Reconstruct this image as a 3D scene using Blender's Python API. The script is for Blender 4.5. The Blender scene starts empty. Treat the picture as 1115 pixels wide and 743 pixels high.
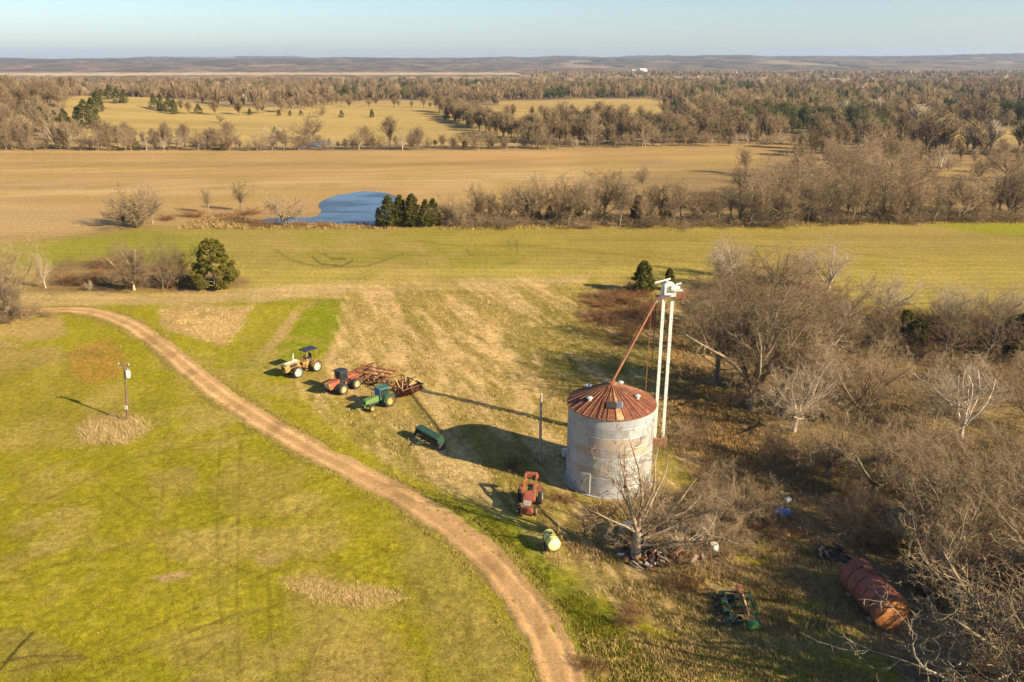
import bpy, bmesh, math, random
import numpy as np
from mathutils import Vector, Matrix

random.seed(7)
RNG = np.random.default_rng(7)
SC = bpy.context.scene
COL = SC.collection
PI = math.pi

# ------------------------------------------------------------------ camera
CAM_H = 32.0
F = 867.0                      # focal length in pixels of the 1115 wide photograph
CX, CY = 557.5, 371.5
TH = math.atan(303.5 / F)      # pitch below the horizon
CT, ST = math.cos(TH), math.sin(TH)
SUN_AZ = math.radians(-29.5)   # direction towards the sun
SUN_EL = math.radians(27.0)

cam_d = bpy.data.cameras.new('camera')
cam = bpy.data.objects.new('camera', cam_d)
COL.objects.link(cam)
cam.location = (0, 0, CAM_H)
cam.rotation_euler = (PI / 2 - TH, 0, 0)
cam_d.sensor_width = 36
cam_d.lens = 36 * F / 1115
cam_d.clip_start = 0.5
cam_d.clip_end = 40000
SC.camera = cam

# ------------------------------------------------------------------ noise
def _hash(ix, iy, s):
    h = (ix * 374761393 + iy * 668265263 + s * 1442695041) & 0xFFFFFFFF
    h = ((h ^ (h >> 13)) * 1274126177) & 0xFFFFFFFF
    h = h ^ (h >> 16)
    return (h & 0xFFFFFF) / float(0xFFFFFF)

def vnoise(x, y, s=0):
    x = np.asarray(x, float); y = np.asarray(y, float)
    fx = np.floor(x); fy = np.floor(y)
    ix = fx.astype(np.int64); iy = fy.astype(np.int64)
    u = x - fx; v = y - fy
    u = u * u * (3 - 2 * u); v = v * v * (3 - 2 * v)
    a = _hash(ix, iy, s); b = _hash(ix + 1, iy, s)
    c = _hash(ix, iy + 1, s); d = _hash(ix + 1, iy + 1, s)
    return (a * (1 - u) + b * u) * (1 - v) + (c * (1 - u) + d * u) * v

def fbm(x, y, s=0, o=4):
    t = 0; a = 0.5; n = 0
    for i in range(o):
        t = t + a * vnoise(x, y, s + i * 17); n += a
        x = np.asarray(x) * 2.03 + 11.3; y = np.asarray(y) * 2.03 + 5.7; a *= 0.5
    return t / n                # 0..1

def sstep(a, b, x):
    t = np.clip((np.asarray(x, float) - a) / (b - a), 0, 1)
    return t * t * (3 - 2 * t)

# ------------------------------------------------------------------ terrain
def hgt(x, y):
    x = np.asarray(x, float); y = np.asarray(y, float)
    near = 1 - sstep(105, 140, y)
    h = near * (0.11 * np.sin(x * .11 + 1) * np.sin(y * .09 + .5) + 0.05 * np.sin(x * .31 + y * .23))
    h = h + 11 * np.exp(-((x + 330) / 170) ** 2 - ((y - 540) / 150) ** 2)
    far = sstep(2500, 5200, y)
    ridge = 34 + 70 * (fbm(x / 1500 + 3.1, y / 2200, 5, 3) - .35) + 26 * (fbm(x / 420, y / 700, 9, 3) - .5)
    ridge = ridge + 26 * np.exp(-((x - 3600) / 1500) ** 2 - ((y - 5400) / 900) ** 2)
    h = h + far * np.maximum(ridge, 2) * (1 + .5 * sstep(5000, 9000, y))
    return h

def at0(px, py, z=0.0):
    v = (CY - py) / F; u = (px - CX) / F
    dy = CT + v * ST; dz = -ST + v * CT
    t = (z - CAM_H) / dz
    return u * t, dy * t

def at(px, py):
    z = 0.0
    for _ in range(6):
        x, y = at0(px, py, z)
        z = float(hgt(x, y))
    return x, y, z

def proj(x, y, z):
    dz = z - CAM_H
    fw = y * CT - dz * ST
    up = y * ST + dz * CT
    return CX + F * x / fw, CY - F * up / fw

def height_for(px, py, ty):
    """height of a thing standing at pixel (px, py) whose top is at pixel row ty"""
    x, y, z = at(px, py)
    lo, hi = 0.0, 60.0
    for _ in range(40):
        m = (lo + hi) / 2
        if proj(x, y, z + m)[1] > ty: lo = m
        else: hi = m
    return m

def sd_poly(px, py, poly):
    """signed distance in photograph pixels of the ground points to a plotted outline (negative inside)"""
    P = np.asarray(poly, float)
    n = len(P)
    d = np.full(px.shape, 1e18); inside = np.zeros(px.shape, bool)
    for i in range(n):
        ax, ay = P[i]; bx, by = P[(i + 1) % n]
        ex, ey = bx - ax, by - ay
        wx, wy = px - ax, py - ay
        t = np.clip((wx * ex + wy * ey) / (ex * ex + ey * ey + 1e-12), 0, 1)
        d = np.minimum(d, (wx - ex * t) ** 2 + (wy - ey * t) ** 2)
        c = ((ay <= py) & (by > py)) | ((by <= py) & (ay > py))
        xs = ax + (py - ay) * ex / (ey if abs(ey) > 1e-9 else 1e-9)
        inside ^= c & (px < xs)
    d = np.sqrt(d)
    return np.where(inside, -d, d)

def in_poly(x, y, poly):
    return sd_poly(np.array([x], float), np.array([y], float), poly)[0] < 0

# ------------------------------------------------------------------ mesh helpers
def mesh_np(name, V, Fq=None, Ft=None, mat=None, col=None, smooth=False):
    me = bpy.data.meshes.new(name)
    V = np.ascontiguousarray(V, np.float32)
    nq = 0 if Fq is None else len(Fq); nt = 0 if Ft is None else len(Ft)
    me.vertices.add(len(V)); me.vertices.foreach_set('co', V.ravel())
    loops = []
    starts = []
    if nq:
        loops.append(np.asarray(Fq, np.int32).ravel()); starts.append(np.arange(nq) * 4)
    if nt:
        loops.append(np.asarray(Ft, np.int32).ravel()); starts.append(nq * 4 + np.arange(nt) * 3)
    L = np.concatenate(loops); S = np.concatenate(starts).astype(np.int32)
    me.loops.add(len(L)); me.loops.foreach_set('vertex_index', L)
    me.polygons.add(nq + nt); me.polygons.foreach_set('loop_start', S)
    if smooth:
        me.polygons.foreach_set('use_smooth', np.ones(nq + nt, bool))
    me.update(calc_edges=True)
    if col is not None:
        a = me.color_attributes.new('Col', 'FLOAT_COLOR', 'POINT')
        c = np.ones((len(V), 4), np.float32); c[:, :col.shape[1]] = col
        a.data.foreach_set('color', c.ravel())
    if mat: me.materials.append(mat)
    return me

def link(name, me, parent=None, loc=None):
    o = bpy.data.objects.new(name, me); COL.objects.link(o)
    if parent: o.parent = parent
    if loc is not None: o.location = loc
    return o

def tag(o, label=None, cat=None, group=None, kind=None):
    if label: o['label'] = label
    if cat: o['category'] = cat
    if group: o['group'] = group
    if kind: o['kind'] = kind
    return o

def thing(name, label, cat, loc=(0, 0, 0), rz=0.0, group=None, scale=1.0):
    o = bpy.data.objects.new(name, None); COL.objects.link(o)
    o.location = loc; o.rotation_euler = (0, 0, rz); o.scale = (scale,) * 3
    o.empty_display_size = .5
    return tag(o, label, cat, group)

class MB:
    """collects boxes, bars, tubes, lathes for ONE part"""
    def __init__(s): s.v = []; s.f = []
    def add(s, V, Fs):
        b = len(s.v); s.v += [tuple(p) for p in V]; s.f += [tuple(i + b for i in f) for f in Fs]; return s
    def box(s, c, d, rot=None, taper=1.0, bev=0.0):
        x, y, z = d[0] / 2, d[1] / 2, d[2] / 2
        if bev > 0:
            bm = bmesh.new(); bmesh.ops.create_cube(bm, size=1)
            for q in bm.verts:
                k = taper if q.co.z > 0 else 1
                q.co = Vector((q.co.x * d[0] * k, q.co.y * d[1] * k, q.co.z * d[2]))
            bmesh.ops.bevel(bm, geom=list(bm.edges), offset=bev, segments=2, affect='EDGES', profile=.5)
            bm.verts.index_update()
            V = [q.co.copy() for q in bm.verts]; Fs = [[q.index for q in f.verts] for f in bm.faces]; bm.free()
        else:
            V = [Vector((i * x * (taper if k > 0 else 1), j * y * (taper if k > 0 else 1), k * z)) for k in (-1, 1) for j in (-1, 1) for i in (-1, 1)]
            Fs = [(0, 2, 3, 1), (4, 5, 7, 6), (0, 1, 5, 4), (2, 6, 7, 3), (0, 4, 6, 2), (1, 3, 7, 5)]
        if rot is not None:
            M = rot if isinstance(rot, Matrix) else Matrix.Rotation(rot[2], 3, 'Z') @ Matrix.Rotation(rot[1], 3, 'Y') @ Matrix.Rotation(rot[0], 3, 'X')
            V = [M @ q for q in V]
        return s.add([q + Vector(c) for q in V], Fs)
    def bar(s, a, b, w, h=None):
        a = Vector(a); b = Vector(b); d = b - a
        up = Vector((0, 0, 1)) if abs(d.normalized().z) < .95 else Vector((1, 0, 0))
        X = d.normalized(); Y = up.cross(X).normalized(); Z = X.cross(Y)
        M = Matrix((X, Y, Z)).transposed()
        return s.box((a + b) / 2, (d.length, w, h or w), M)
    def tube(s, pts, r, n=10, caps=True):
        pts = [Vector(p) for p in pts]
        rr = r if isinstance(r, (list, tuple)) else [r] * len(pts)
        b = len(s.v)
        for i, p in enumerate(pts):
            d = (pts[min(i + 1, len(pts) - 1)] - pts[max(i - 1, 0)]).normalized()
            up = Vector((0, 0, 1)) if abs(d.z) < .95 else Vector((1, 0, 0))
            X = up.cross(d).normalized(); Y = d.cross(X)
            for k in range(n):
                a = 2 * PI * k / n
                s.v.append(tuple(p + (X * math.cos(a) + Y * math.sin(a)) * rr[i]))
        for i in range(len(pts) - 1):
            for k in range(n):
                k2 = (k + 1) % n
                s.f.append((b + i * n + k, b + i * n + k2, b + (i + 1) * n + k2, b + (i + 1) * n + k))
        if caps:
            s.f.append(tuple(b + k for k in range(n))[::-1]); e = b + (len(pts) - 1) * n
            s.f.append(tuple(e + k for k in range(n)))
        return s
    def lathe(s, prof, n=24, c=(0, 0, 0), axis='Z', caps=True):
        b = len(s.v)
        for (r, h) in prof:
            for k in range(n):
                a = 2 * PI * k / n; x, y = r * math.cos(a), r * math.sin(a)
                p = (x, y, h) if axis == 'Z' else ((x, h, y) if axis == 'Y' else (h, x, y))
                s.v.append((p[0] + c[0], p[1] + c[1], p[2] + c[2]))
        for i in range(len(prof) - 1):
            for k in range(n):
                k2 = (k + 1) % n
                s.f.append((b + i * n + k, b + i * n + k2, b + (i + 1) * n + k2, b + (i + 1) * n + k))
        if not caps: return s
        s.f.append(tuple(b + k for k in range(n))[::-1])
        e = b + (len(prof) - 1) * n
        s.f.append(tuple(e + k for k in range(n)))
        return s
    def prism(s, poly, y0, y1):
        """outline in (x, z), extruded along y"""
        n = len(poly)
        V = [(p[0], y0, p[1]) for p in poly] + [(p[0], y1, p[1]) for p in poly]
        Fs = [tuple(range(n)), tuple(range(2 * n - 1, n - 1, -1))]
        for i in range(n): Fs.append((i, n + i, n + (i + 1) % n, (i + 1) % n))
        return s.add(V, Fs)
    def build(s, name, mat, parent=None, smooth=False, loc=None):
        me = bpy.data.meshes.new(name)
        me.from_pydata(s.v, [], s.f)
        bm = bmesh.new(); bm.from_mesh(me); bmesh.ops.recalc_face_normals(bm, faces=bm.faces); bm.to_mesh(me); bm.free()
        if smooth:
            me.polygons.foreach_set('use_smooth', np.ones(len(me.polygons), bool))
            try: me.set_sharp_from_angle(angle=math.radians(38))
            except Exception: pass
        me.materials.append(mat)
        return link(name, me, parent, loc)

# ------------------------------------------------------------------ materials
def new_mat(name):
    m = bpy.data.materials.new(name); m.use_nodes = True
    nt = m.node_tree
    b = nt.nodes['Principled BSDF']
    return m, nt, b

def N(nt, t, **kw):
    n = nt.nodes.new(t)
    for k, v in kw.items():
        if hasattr(n, k): setattr(n, k, v)
        elif k in n.inputs: n.inputs[k].default_value = v
    return n

def mixc(nt, fac, a, b, mode='MIX'):
    n = nt.nodes.new('ShaderNodeMix'); n.data_type = 'RGBA'; n.blend_type = mode
    for sock, val in ((n.inputs[0], fac), (n.inputs[6], a), (n.inputs[7], b)):
        if hasattr(val, 'is_output'): nt.links.new(val, sock)
        else: sock.default_value = val if not isinstance(val, tuple) else (*val[:3], 1)
    return n.outputs[2]

def ramp(nt, src, p):
    r = nt.nodes.new('ShaderNodeValToRGB')
    el = r.color_ramp.elements
    while len(el) < len(p): el.new(.5)
    for e, (pos, c) in zip(el, p):
        e.position = pos; e.color = (c, c, c, 1) if not isinstance(c, tuple) else (*c, 1)
    nt.links.new(src, r.inputs[0]); return r.outputs[0]

def noise(nt, scale, detail=4, rough=.6, vec=None, kind='Object'):
    n = nt.nodes.new('ShaderNodeTexNoise')
    n.inputs['Scale'].default_value = scale; n.inputs['Detail'].default_value = detail; n.inputs['Roughness'].default_value = rough
    if vec is None:
        tc = nt.nodes.new('ShaderNodeTexCoord'); vec = tc.outputs[kind]
    nt.links.new(vec, n.inputs['Vector'])
    return n.outputs[0]

def bump(nt, b, src, strength=.5, dist=.02):
    n = nt.nodes.new('ShaderNodeBump'); n.inputs['Strength'].default_value = strength; n.inputs['Distance'].default_value = dist
    nt.links.new(src, n.inputs['Height']); nt.links.new(n.outputs[0], b.inputs['Normal'])

def paint(name, c, c2=None, amount=(.45, .7), scale=2.5, rough=.55, metal=0.0, var=.25, bmp=.2):
    """worn paint: base colour, with patches of a second (rust / dirt) colour"""
    m, nt, b = new_mat(name)
    n1 = noise(nt, scale * 6, 4)
    lo = tuple(x * (1 - var) for x in c); hi = tuple(min(1, x * (1 + var)) for x in c)
    col = mixc(nt, n1, lo, hi)
    if c2:
        n2 = noise(nt, scale, 6, .7)
        f = ramp(nt, n2, [(amount[0], 0.0), (amount[1], 1.0)])
        col = mixc(nt, f, col, c2)
    nt.links.new(col, b.inputs['Base Color'])
    b.inputs['Roughness'].default_value = rough; b.inputs['Metallic'].default_value = metal
    if bmp: bump(nt, b, n1, bmp, .01)
    return m

def attr_mat(name, rough=.9, var=.3, scale=3., spec=.2, tint=None, bmp=0, objrand=0.0, trans=0.0):
    """colour from the mesh's own 'Col' attribute broken up by noise"""
    m, nt, b = new_mat(name)
    a = nt.nodes.new('ShaderNodeVertexColor'); a.layer_name = 'Col'
    n1 = noise(nt, scale, 4)
    f = ramp(nt, n1, [(.25, 1 - var), (.75, 1 + var)])
    col = mixc(nt, 1.0, a.outputs[0], f, 'MULTIPLY')
    if objrand:
        oi = nt.nodes.new('ShaderNodeObjectInfo')
        f2 = ramp(nt, oi.outputs['Random'], [(0, 1 - objrand), (1, 1 + objrand)])
        col = mixc(nt, 1.0, col, f2, 'MULTIPLY')
    nt.links.new(col, b.inputs['Base Color'])
    b.inputs['Roughness'].default_value = rough; b.inputs['Specular IOR Level'].default_value = spec
    if bmp: bump(nt, b, n1, bmp, .03)
    return m

RUST = (.16, .055, .022)
M = {}
M['rust'] = paint('rusty_steel', (.17, .062, .028), (.30, .13, .055), (.45, .75), 3, .85, var=.4)
M['rust_dark'] = paint('dark_rust', (.10, .042, .026), (.20, .085, .04), (.45, .7), 4, .9, var=.4)
M['white'] = paint('white_paint', (.60, .58, .53), (.40, .27, .16), (.60, .85), 2.5, .5, var=.08)
M['galv'] = paint('galvanised_steel', (.55, .56, .56), (.35, .25, .17), (.6, .85), 3, .4, .4, var=.15)
M['yellow'] = paint('yellow_paint', (.40, .235, .03), (.15, .085, .04), (.36, .62), 2.6, .7)
M['orange'] = paint('orange_paint', (.36, .085, .03), (.16, .06, .032), (.36, .62), 2.6, .75)
M['red'] = paint('faded_red_paint', (.31, .065, .032), (.15, .055, .03), (.38, .62), 3.2, .75)
M['green'] = paint('green_paint', (.022, .115, .032), (.11, .075, .035), (.48, .75), 3, .6)
M['lgreen'] = paint('light_green_paint', (.075, .19, .04), (.12, .12, .045), (.40, .66), 3, .65)
M['dgreen'] = paint('dark_green_paint', (.013, .055, .030), (.09, .055, .03), (.50, .78), 3, .5)
M['teal'] = paint('teal_paint', (.03, .11, .085), (.10, .085, .05), (.55, .85), 3, .5)
M['blue'] = paint('blue_sheet', (.03, .13, .36), (.05, .10, .2), (.5, .8), 3, .6)
M['black'] = paint('black_paint', (.022, .022, .025), (.06, .05, .045), (.55, .8), 3, .5)
M['tyre'] = paint('tyre_rubber', (.028, .027, .027), (.10, .085, .065), (.5, .75), 4, .9)
M['rim_white'] = paint('white_rim', (.50, .46, .41), (.26, .17, .1), (.42, .72), 4, .7)
M['rim_yellow'] = paint('yellow_rim', (.50, .30, .05), (.2, .11, .05), (.45, .75), 4, .6)
M['rim_tan'] = paint('tan_rim', (.55, .33, .13), (.2, .1, .05), (.55, .8), 4, .6)
M['glass'] = paint('dark_glass', (.02, .025, .03), None, rough=.12, bmp=0)
M['dark_wood'] = paint('dark_wood', (.15, .10, .07), (.08, .055, .04), (.4, .7), 3, .9, var=.3)
M['pole'] = paint('weathered_wood', (.34, .28, .22), (.18, .14, .11), (.4, .7), 3, .9, var=.3)
M['ytank'] = paint('yellow_plastic', (.62, .60, .16), (.3, .33, .1), (.5, .8), 3, .5)
M['ytank_end'] = paint('pale_plastic', (.72, .70, .34), (.5, .5, .2), (.5, .8), 3, .5)
M['tank_rust'] = paint('tank_rust', (.27, .082, .042), (.13, .048, .035), (.42, .65), 1.1, .75, var=.35, bmp=.5)
M['tank_end'] = paint('sunlit_rust', (.46, .18, .05), (.20, .07, .03), (.48, .72), 2.6, .85, var=.4, bmp=.6)  # rust brightened for the near end: its sunlight is put into the colour
M['hole'] = paint('dark_opening', (.02, .018, .016), None, rough=.9, bmp=0)
M['concrete'] = paint('concrete', (.36, .34, .30), (.22, .2, .17), (.4, .7), 3, .9)
M['roofmetal'] = paint('house_roof', (.5, .5, .5), None, rough=.5)
# ------------------------------------------------------------------ sky, sun, exposure
W = bpy.data.worlds.new('World'); SC.world = W; W.use_nodes = True
wn = W.node_tree
sky = wn.nodes.new('ShaderNodeTexSky'); sky.sky_type = 'NISHITA'; sky.sun_disc = False
sky.sun_elevation = SUN_EL
sky.sun_rotation = math.atan2(math.cos(SUN_AZ), math.sin(SUN_AZ))
sky.air_density = 1.0; sky.dust_density = 0.8; sky.ozone_density = 3.5; sky.altitude = 200
bg = wn.nodes['Background']; bg.inputs['Strength'].default_value = 0.06
wn.links.new(sky.outputs[0], bg.inputs['Color'])
sd = bpy.data.lights.new('sun', 'SUN'); sd.energy = 5.0; sd.angle = math.radians(.55); sd.color = (1.0, .81, .53)
so = bpy.data.objects.new('sun', sd); COL.objects.link(so)
sdir = Vector((math.cos(SUN_EL) * math.cos(SUN_AZ), math.cos(SUN_EL) * math.sin(SUN_AZ), math.sin(SUN_EL)))
so.rotation_euler = sdir.to_track_quat('Z', 'Y').to_euler(); so.location = (60, -40, 60)
SC.view_settings.view_transform = 'Standard'; SC.view_settings.look = 'None'
SC.view_settings.exposure = 1.45; SC.view_settings.gamma = 1
SC.view_settings.use_curve_mapping = False
SC.render.film_transparent = False
cy = SC.cycles
cy.max_bounces = 5; cy.diffuse_bounces = 2; cy.glossy_bounces = 2; cy.transmission_bounces = 2; cy.transparent_max_bounces = 8
cy.volume_bounces = 0
cy.use_denoising = True
cy.sample_clamp_indirect = 4

# ------------------------------------------------------------------ ground colours (albedo)
GREEN = (.215, .192, .011); GREEN2 = (.242, .206, .018); OLIVE = (.19, .15, .024); LUSH = (.165, .180, .006)
STRAW = (.33, .225, .085); STRAW2 = (.27, .18, .065); TAN = (.31, .205, .088); TAN2 = (.37, .26, .13)
DIRT = (.34, .19, .075); BROWN = (.12, .075, .032); DUFF = (.15, .10, .045); FARY = (.31, .225, .082); FARGREEN = (.245, .195, .044)
WOODS = (.20, .145, .08)

MAIN_ROAD = [(-60, 347), (0, 342), (60, 338), (100, 340), (140, 353), (180, 380), (212, 407), (250, 436), (300, 468), (350, 496),
             (400, 521), (450, 548), (500, 582), (545, 622), (578, 665), (600, 705), (614, 745), (626, 800), (636, 870)]
POND = [(284, 242), (292, 238.5), (312, 237), (340, 237), (350, 232), (348, 221), (364, 214), (395, 208.5), (422, 211), (436, 220), (432, 236), (415, 245), (380, 244.5), (345, 243), (310, 243.5)]
SLOUGH = [(322, 161), (335, 155.5), (360, 154.8), (362, 158), (345, 160.5), (330, 162.5)]
WOOD_R = [(745, 318), (800, 300), (880, 305), (935, 335), (960, 345), (1115, 352), (1300, 352), (1500, 1000), (1130, 1000), (1050, 743), (1000, 640), (948, 600), (885, 575), (850, 528), (812, 492), (775, 470), (752, 420)]

def poly_dist(px, py, line):
    d = np.full(px.shape, 1e18)
    for (ax, ay), (bx, by) in zip(line[:-1], line[1:]):
        ex, ey = bx - ax, by - ay
        t = np.clip(((px - ax) * ex + (py - ay) * ey) / (ex * ex + ey * ey), 0, 1)
        d = np.minimum(d, (px - ax - ex * t) ** 2 + (py - ay - ey * t) ** 2)
    return np.sqrt(d)

def world_line(pts, step):
    """smooth ground curve through plotted points, resampled every step metres"""
    P = np.array([at(*p)[:2] for p in pts])
    out = []
    for i in range(len(P) - 1):
        p0, p1, p2, p3 = P[max(i - 1, 0)], P[i], P[i + 1], P[min(i + 2, len(P) - 1)]
        n = max(2, int(np.linalg.norm(p2 - p1) / step))
        for k in range(n):
            t = k / n
            out.append(.5 * (2 * p1 + (p2 - p0) * t + (2 * p0 - 5 * p1 + 4 * p2 - p3) * t * t + (3 * p1 - p0 - 3 * p2 + p3) * t ** 3))
    out.append(P[-1])
    return np.array(out)

# zone list: (outline, colour, softness in px, edge noise in px, opacity)
ZONES = [
 # far plain
 ([(-900, 240), (-900, 74.5), (2200, 74.5), (2200, 240)], WOODS, 2, 0, 1),
 ([(-500, 80.2), (250, 79.5), (560, 79.5), (570, 81.5), (300, 82.6), (150, 84), (-500, 84.5)], (.42, .33, .22), .8, .6, 1),
 ([(76, 128), (104, 111), (160, 118), (250, 127), (330, 122), (345, 112), (470, 110), (560, 117), (748, 130), (740, 138), (610, 140), (560, 158), (40, 162), (56, 150)], FARY, 1.5, 2, 1),
 ([(540, 111), (640, 108.2), (725, 107.8), (745, 122), (700, 128), (560, 128)], FARY, .8, 1, 1),
 ([(300, 99.5), (380, 97.6), (470, 98.6), (470, 104), (380, 105.5), (300, 103)], FARY, .8, 1, 1),
 ([(1030, 146), (1060, 141), (1200, 140), (1200, 156), (1040, 156)], FARY, 1, 1, 1),
 ([(1095, 107), (1200, 106), (1200, 110), (1095, 109.6)], FARY, .6, .4, 1),
 # big tan field
 ([(-900, 300), (-900, 164), (420, 164), (640, 159), (750, 156), (862, 156), (868, 160), (800, 180), (720, 186), (640, 190), (640, 243), (430, 250), (140, 246), (60, 262), (-900, 330)], TAN, 2, 2, 1),
 ([(-900, 205), (300, 196), (520, 190), (700, 178), (800, 176), (640, 196), (480, 206), (300, 207), (0, 214), (-900, 225)], TAN2, 6, 5, .7),
 ([(-900, 236), (0, 222), (120, 232), (140, 244), (40, 256), (-900, 280)], TAN2, 6, 4, .6),
 ([(640, 172), (860, 165), (1200, 168), (1200, 245), (640, 245)], (.23, .155, .06), 26, 14, .7),
 # green middle field
 ([(-300, 300), (40, 262), (150, 247), (430, 246), (640, 243), (860, 241), (1050, 236), (1400, 234), (1700, 430), (1000, 420), (760, 330), (640, 302), (380, 316), (200, 322), (-300, 330)], FARGREEN, 3, 3, 1),
 ([(-300, 292), (60, 262), (140, 252), (230, 262), (220, 284), (60, 290), (-300, 310)], (.19, .19, .02), 5, 5, .8),
 ([(330, 258), (520, 252), (620, 262), (560, 286), (400, 296), (320, 282)], (.20, .19, .022), 10, 8, .6),
 ([(880, 248), (1060, 240), (1115, 262), (960, 272), (860, 262)], (.25, .18, .06), 10, 8, .6),
 ([(1010, 244), (1300, 240), (1300, 262), (1080, 256)], LUSH, 4, 2, .8),
 ([(430, 262), (640, 256), (900, 270), (1115, 290), (1115, 300), (800, 282), (560, 272)], (.27, .21, .045), 6, 6, .5),
 # pond banks
 ([(200, 246), (225, 226), (330, 226), (350, 206), (400, 203), (440, 208), (445, 246)], (.30, .19, .085), 3, 3, .8),
 # strip under the left trees
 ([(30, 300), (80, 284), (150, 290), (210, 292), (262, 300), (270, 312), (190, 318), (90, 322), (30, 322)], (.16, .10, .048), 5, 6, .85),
 # near field: everything this side of the tan track
 ([(-600, 330), (60, 322), (200, 322), (380, 316), (640, 302), (760, 330), (760, 1200), (-900, 1200)], GREEN, 4, 4, 1),
 ([(-60, 322), (200, 320), (300, 312), (400, 308), (640, 302), (640, 312), (420, 322), (300, 328), (200, 331), (-60, 334)], (.38, .27, .115), 4, 4, .92),
 ([(-60, 345), (60, 350), (80, 362), (20, 372), (-60, 374)], STRAW, 6, 8, .8),
 ([(-60, 384), (60, 378), (86, 390), (60, 404), (-60, 402)], STRAW, 8, 8, .7),
 ([(-60, 404), (100, 400), (120, 440), (60, 470), (-60, 450)], OLIVE, 20, 10, .5),
 ([(84, 376), (112, 368), (130, 380), (132, 410), (108, 418), (86, 408), (78, 392)], (.27, .15, .03), 10, 10, .6),
 ([(172, 338), (225, 330), (276, 334), (262, 360), (248, 376), (205, 366), (180, 356)], STRAW, 3, 4, .95),
 # rough straw grass around the machinery
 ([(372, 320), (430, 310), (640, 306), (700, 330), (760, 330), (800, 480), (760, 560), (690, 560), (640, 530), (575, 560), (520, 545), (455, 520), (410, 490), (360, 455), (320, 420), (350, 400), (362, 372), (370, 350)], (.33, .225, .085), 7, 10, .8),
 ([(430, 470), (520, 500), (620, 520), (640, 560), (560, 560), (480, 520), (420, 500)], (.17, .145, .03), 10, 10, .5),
 ([(440, 325), (520, 345), (530, 370), (470, 380), (440, 360)], OLIVE, 16, 12, .45),
 ([(560, 320), (640, 312), (720, 340), (720, 400), (640, 430), (560, 400), (570, 350)], (.14, .13, .022), 14, 14, .65),
 ([(632, 318), (690, 308), (712, 330), (706, 366), (668, 380), (632, 350)], (.14, .075, .03), 8, 8, .85),
 ([(300, 396), (400, 440), (420, 480), (360, 480), (290, 430)], GREEN2, 12, 10, .55),
 ([(340, 326), (374, 328), (372, 352), (356, 382), (320, 396), (286, 402), (252, 410), (256, 396), (300, 384), (322, 352)], LUSH, 3, 3, .95),
 ([(270, 340), (318, 330), (296, 384), (244, 404), (244, 380)], GREEN2, 4, 4, .85),
 ([(318, 340), (328, 340), (312, 366), (290, 386), (282, 384), (302, 360)], STRAW, 2, 2, .9),
 # strip beside the road, scrub by the bin
 ([(440, 530), (520, 545), (580, 580), (640, 640), (700, 690), (760, 760), (640, 760), (590, 660), (520, 590)], (.15, .155, .015), 8, 6, .85),
 ([(575, 566), (640, 545), (720, 540), (800, 545), (850, 560), (930, 610), (960, 700), (900, 700), (840, 700), (760, 700), (690, 670), (640, 640), (600, 605)], (.25, .18, .065), 9, 9, .85),
 ([(620, 560), (820, 550), (820, 620), (700, 640), (630, 610)], BROWN, 14, 10, .7),
 ([(800, 580), (850, 590), (960, 660), (980, 743), (900, 743), (860, 690), (800, 620)], (.19, .145, .045), 12, 10, .6),
 ([(690, 690), (760, 690), (860, 705), (960, 720), (1000, 760), (1000, 900), (650, 900), (650, 740)], (.18, .165, .022), 10, 8, .9),
 ([(640, 700), (680, 680), (740, 700), (730, 760), (660, 800), (630, 760)], STRAW2, 10, 8, .7),
 # woods on the right
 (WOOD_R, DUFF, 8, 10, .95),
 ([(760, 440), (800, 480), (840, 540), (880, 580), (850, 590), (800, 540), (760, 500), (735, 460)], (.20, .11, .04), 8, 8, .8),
 ([(715, 470), (750, 480), (770, 520), (740, 530), (712, 510)], (.13, .135, .015), 6, 6, .8),
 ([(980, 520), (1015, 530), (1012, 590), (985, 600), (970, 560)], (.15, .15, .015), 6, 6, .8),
 ([(1060, 430), (1200, 410), (1200, 500), (1060, 500)], (.27, .2, .06), 12, 10, .8),
 # bleached and bare patches in the near pasture
 ([(308, 632), (345, 625), (400, 640), (440, 650), (400, 662), (345, 652)], STRAW, 9, 10, .8),
 ([(272, 606), (298, 602), (306, 614), (285, 618)], STRAW2, 3, 3, .8),
 ([(165, 631), (200, 624), (208, 627), (180, 636)], (.33, .22, .11), 2, 2, .9),
 ([(160, 515), (210, 510), (215, 530), (170, 538)], STRAW2, 8, 6, .5),
 ([(340, 690), (430, 700), (470, 760), (330, 760)], STRAW2, 20, 14, .5),
 ([(780, 575), (830, 585), (850, 610), (800, 612)], GREEN2, 6, 6, .8),
 ([(760, 640), (800, 636), (830, 660), (860, 700), (800, 700), (770, 680)], STRAW, 8, 8, .7),
 ([(840, 640), (900, 660), (940, 690), (880, 690)], GREEN2, 8, 8, .6),
 ([(700, 640), (760, 650), (770, 690), (720, 686)], STRAW, 8, 8, .7),
 ([(640, 560), (690, 556), (700, 575), (650, 580)], GREEN2, 5, 5, .7),
 ([(20, 520), (60, 515), (70, 545), (30, 552)], STRAW2, 12, 10, .35),
 ([(250, 500), (330, 520), (300, 560), (240, 540)], STRAW2, 14, 12, .35),
 ([(180, 690), (260, 680), (280, 720), (190, 730)], STRAW2, 14, 12, .4),
 ([(440, 560), (500, 600), (560, 690), (590, 780), (500, 780), (470, 690), (430, 620)], (.20, .16, .045), 14, 12, .6),
 ([(84, 470), (98, 456), (120, 450), (152, 454), (163, 468), (142, 483), (96, 484)], STRAW2, 7, 9, .9),
 ([(0, 690), (60, 700), (90, 720), (20, 730)], (.2, .15, .05), 10, 8, .5),
]
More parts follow.
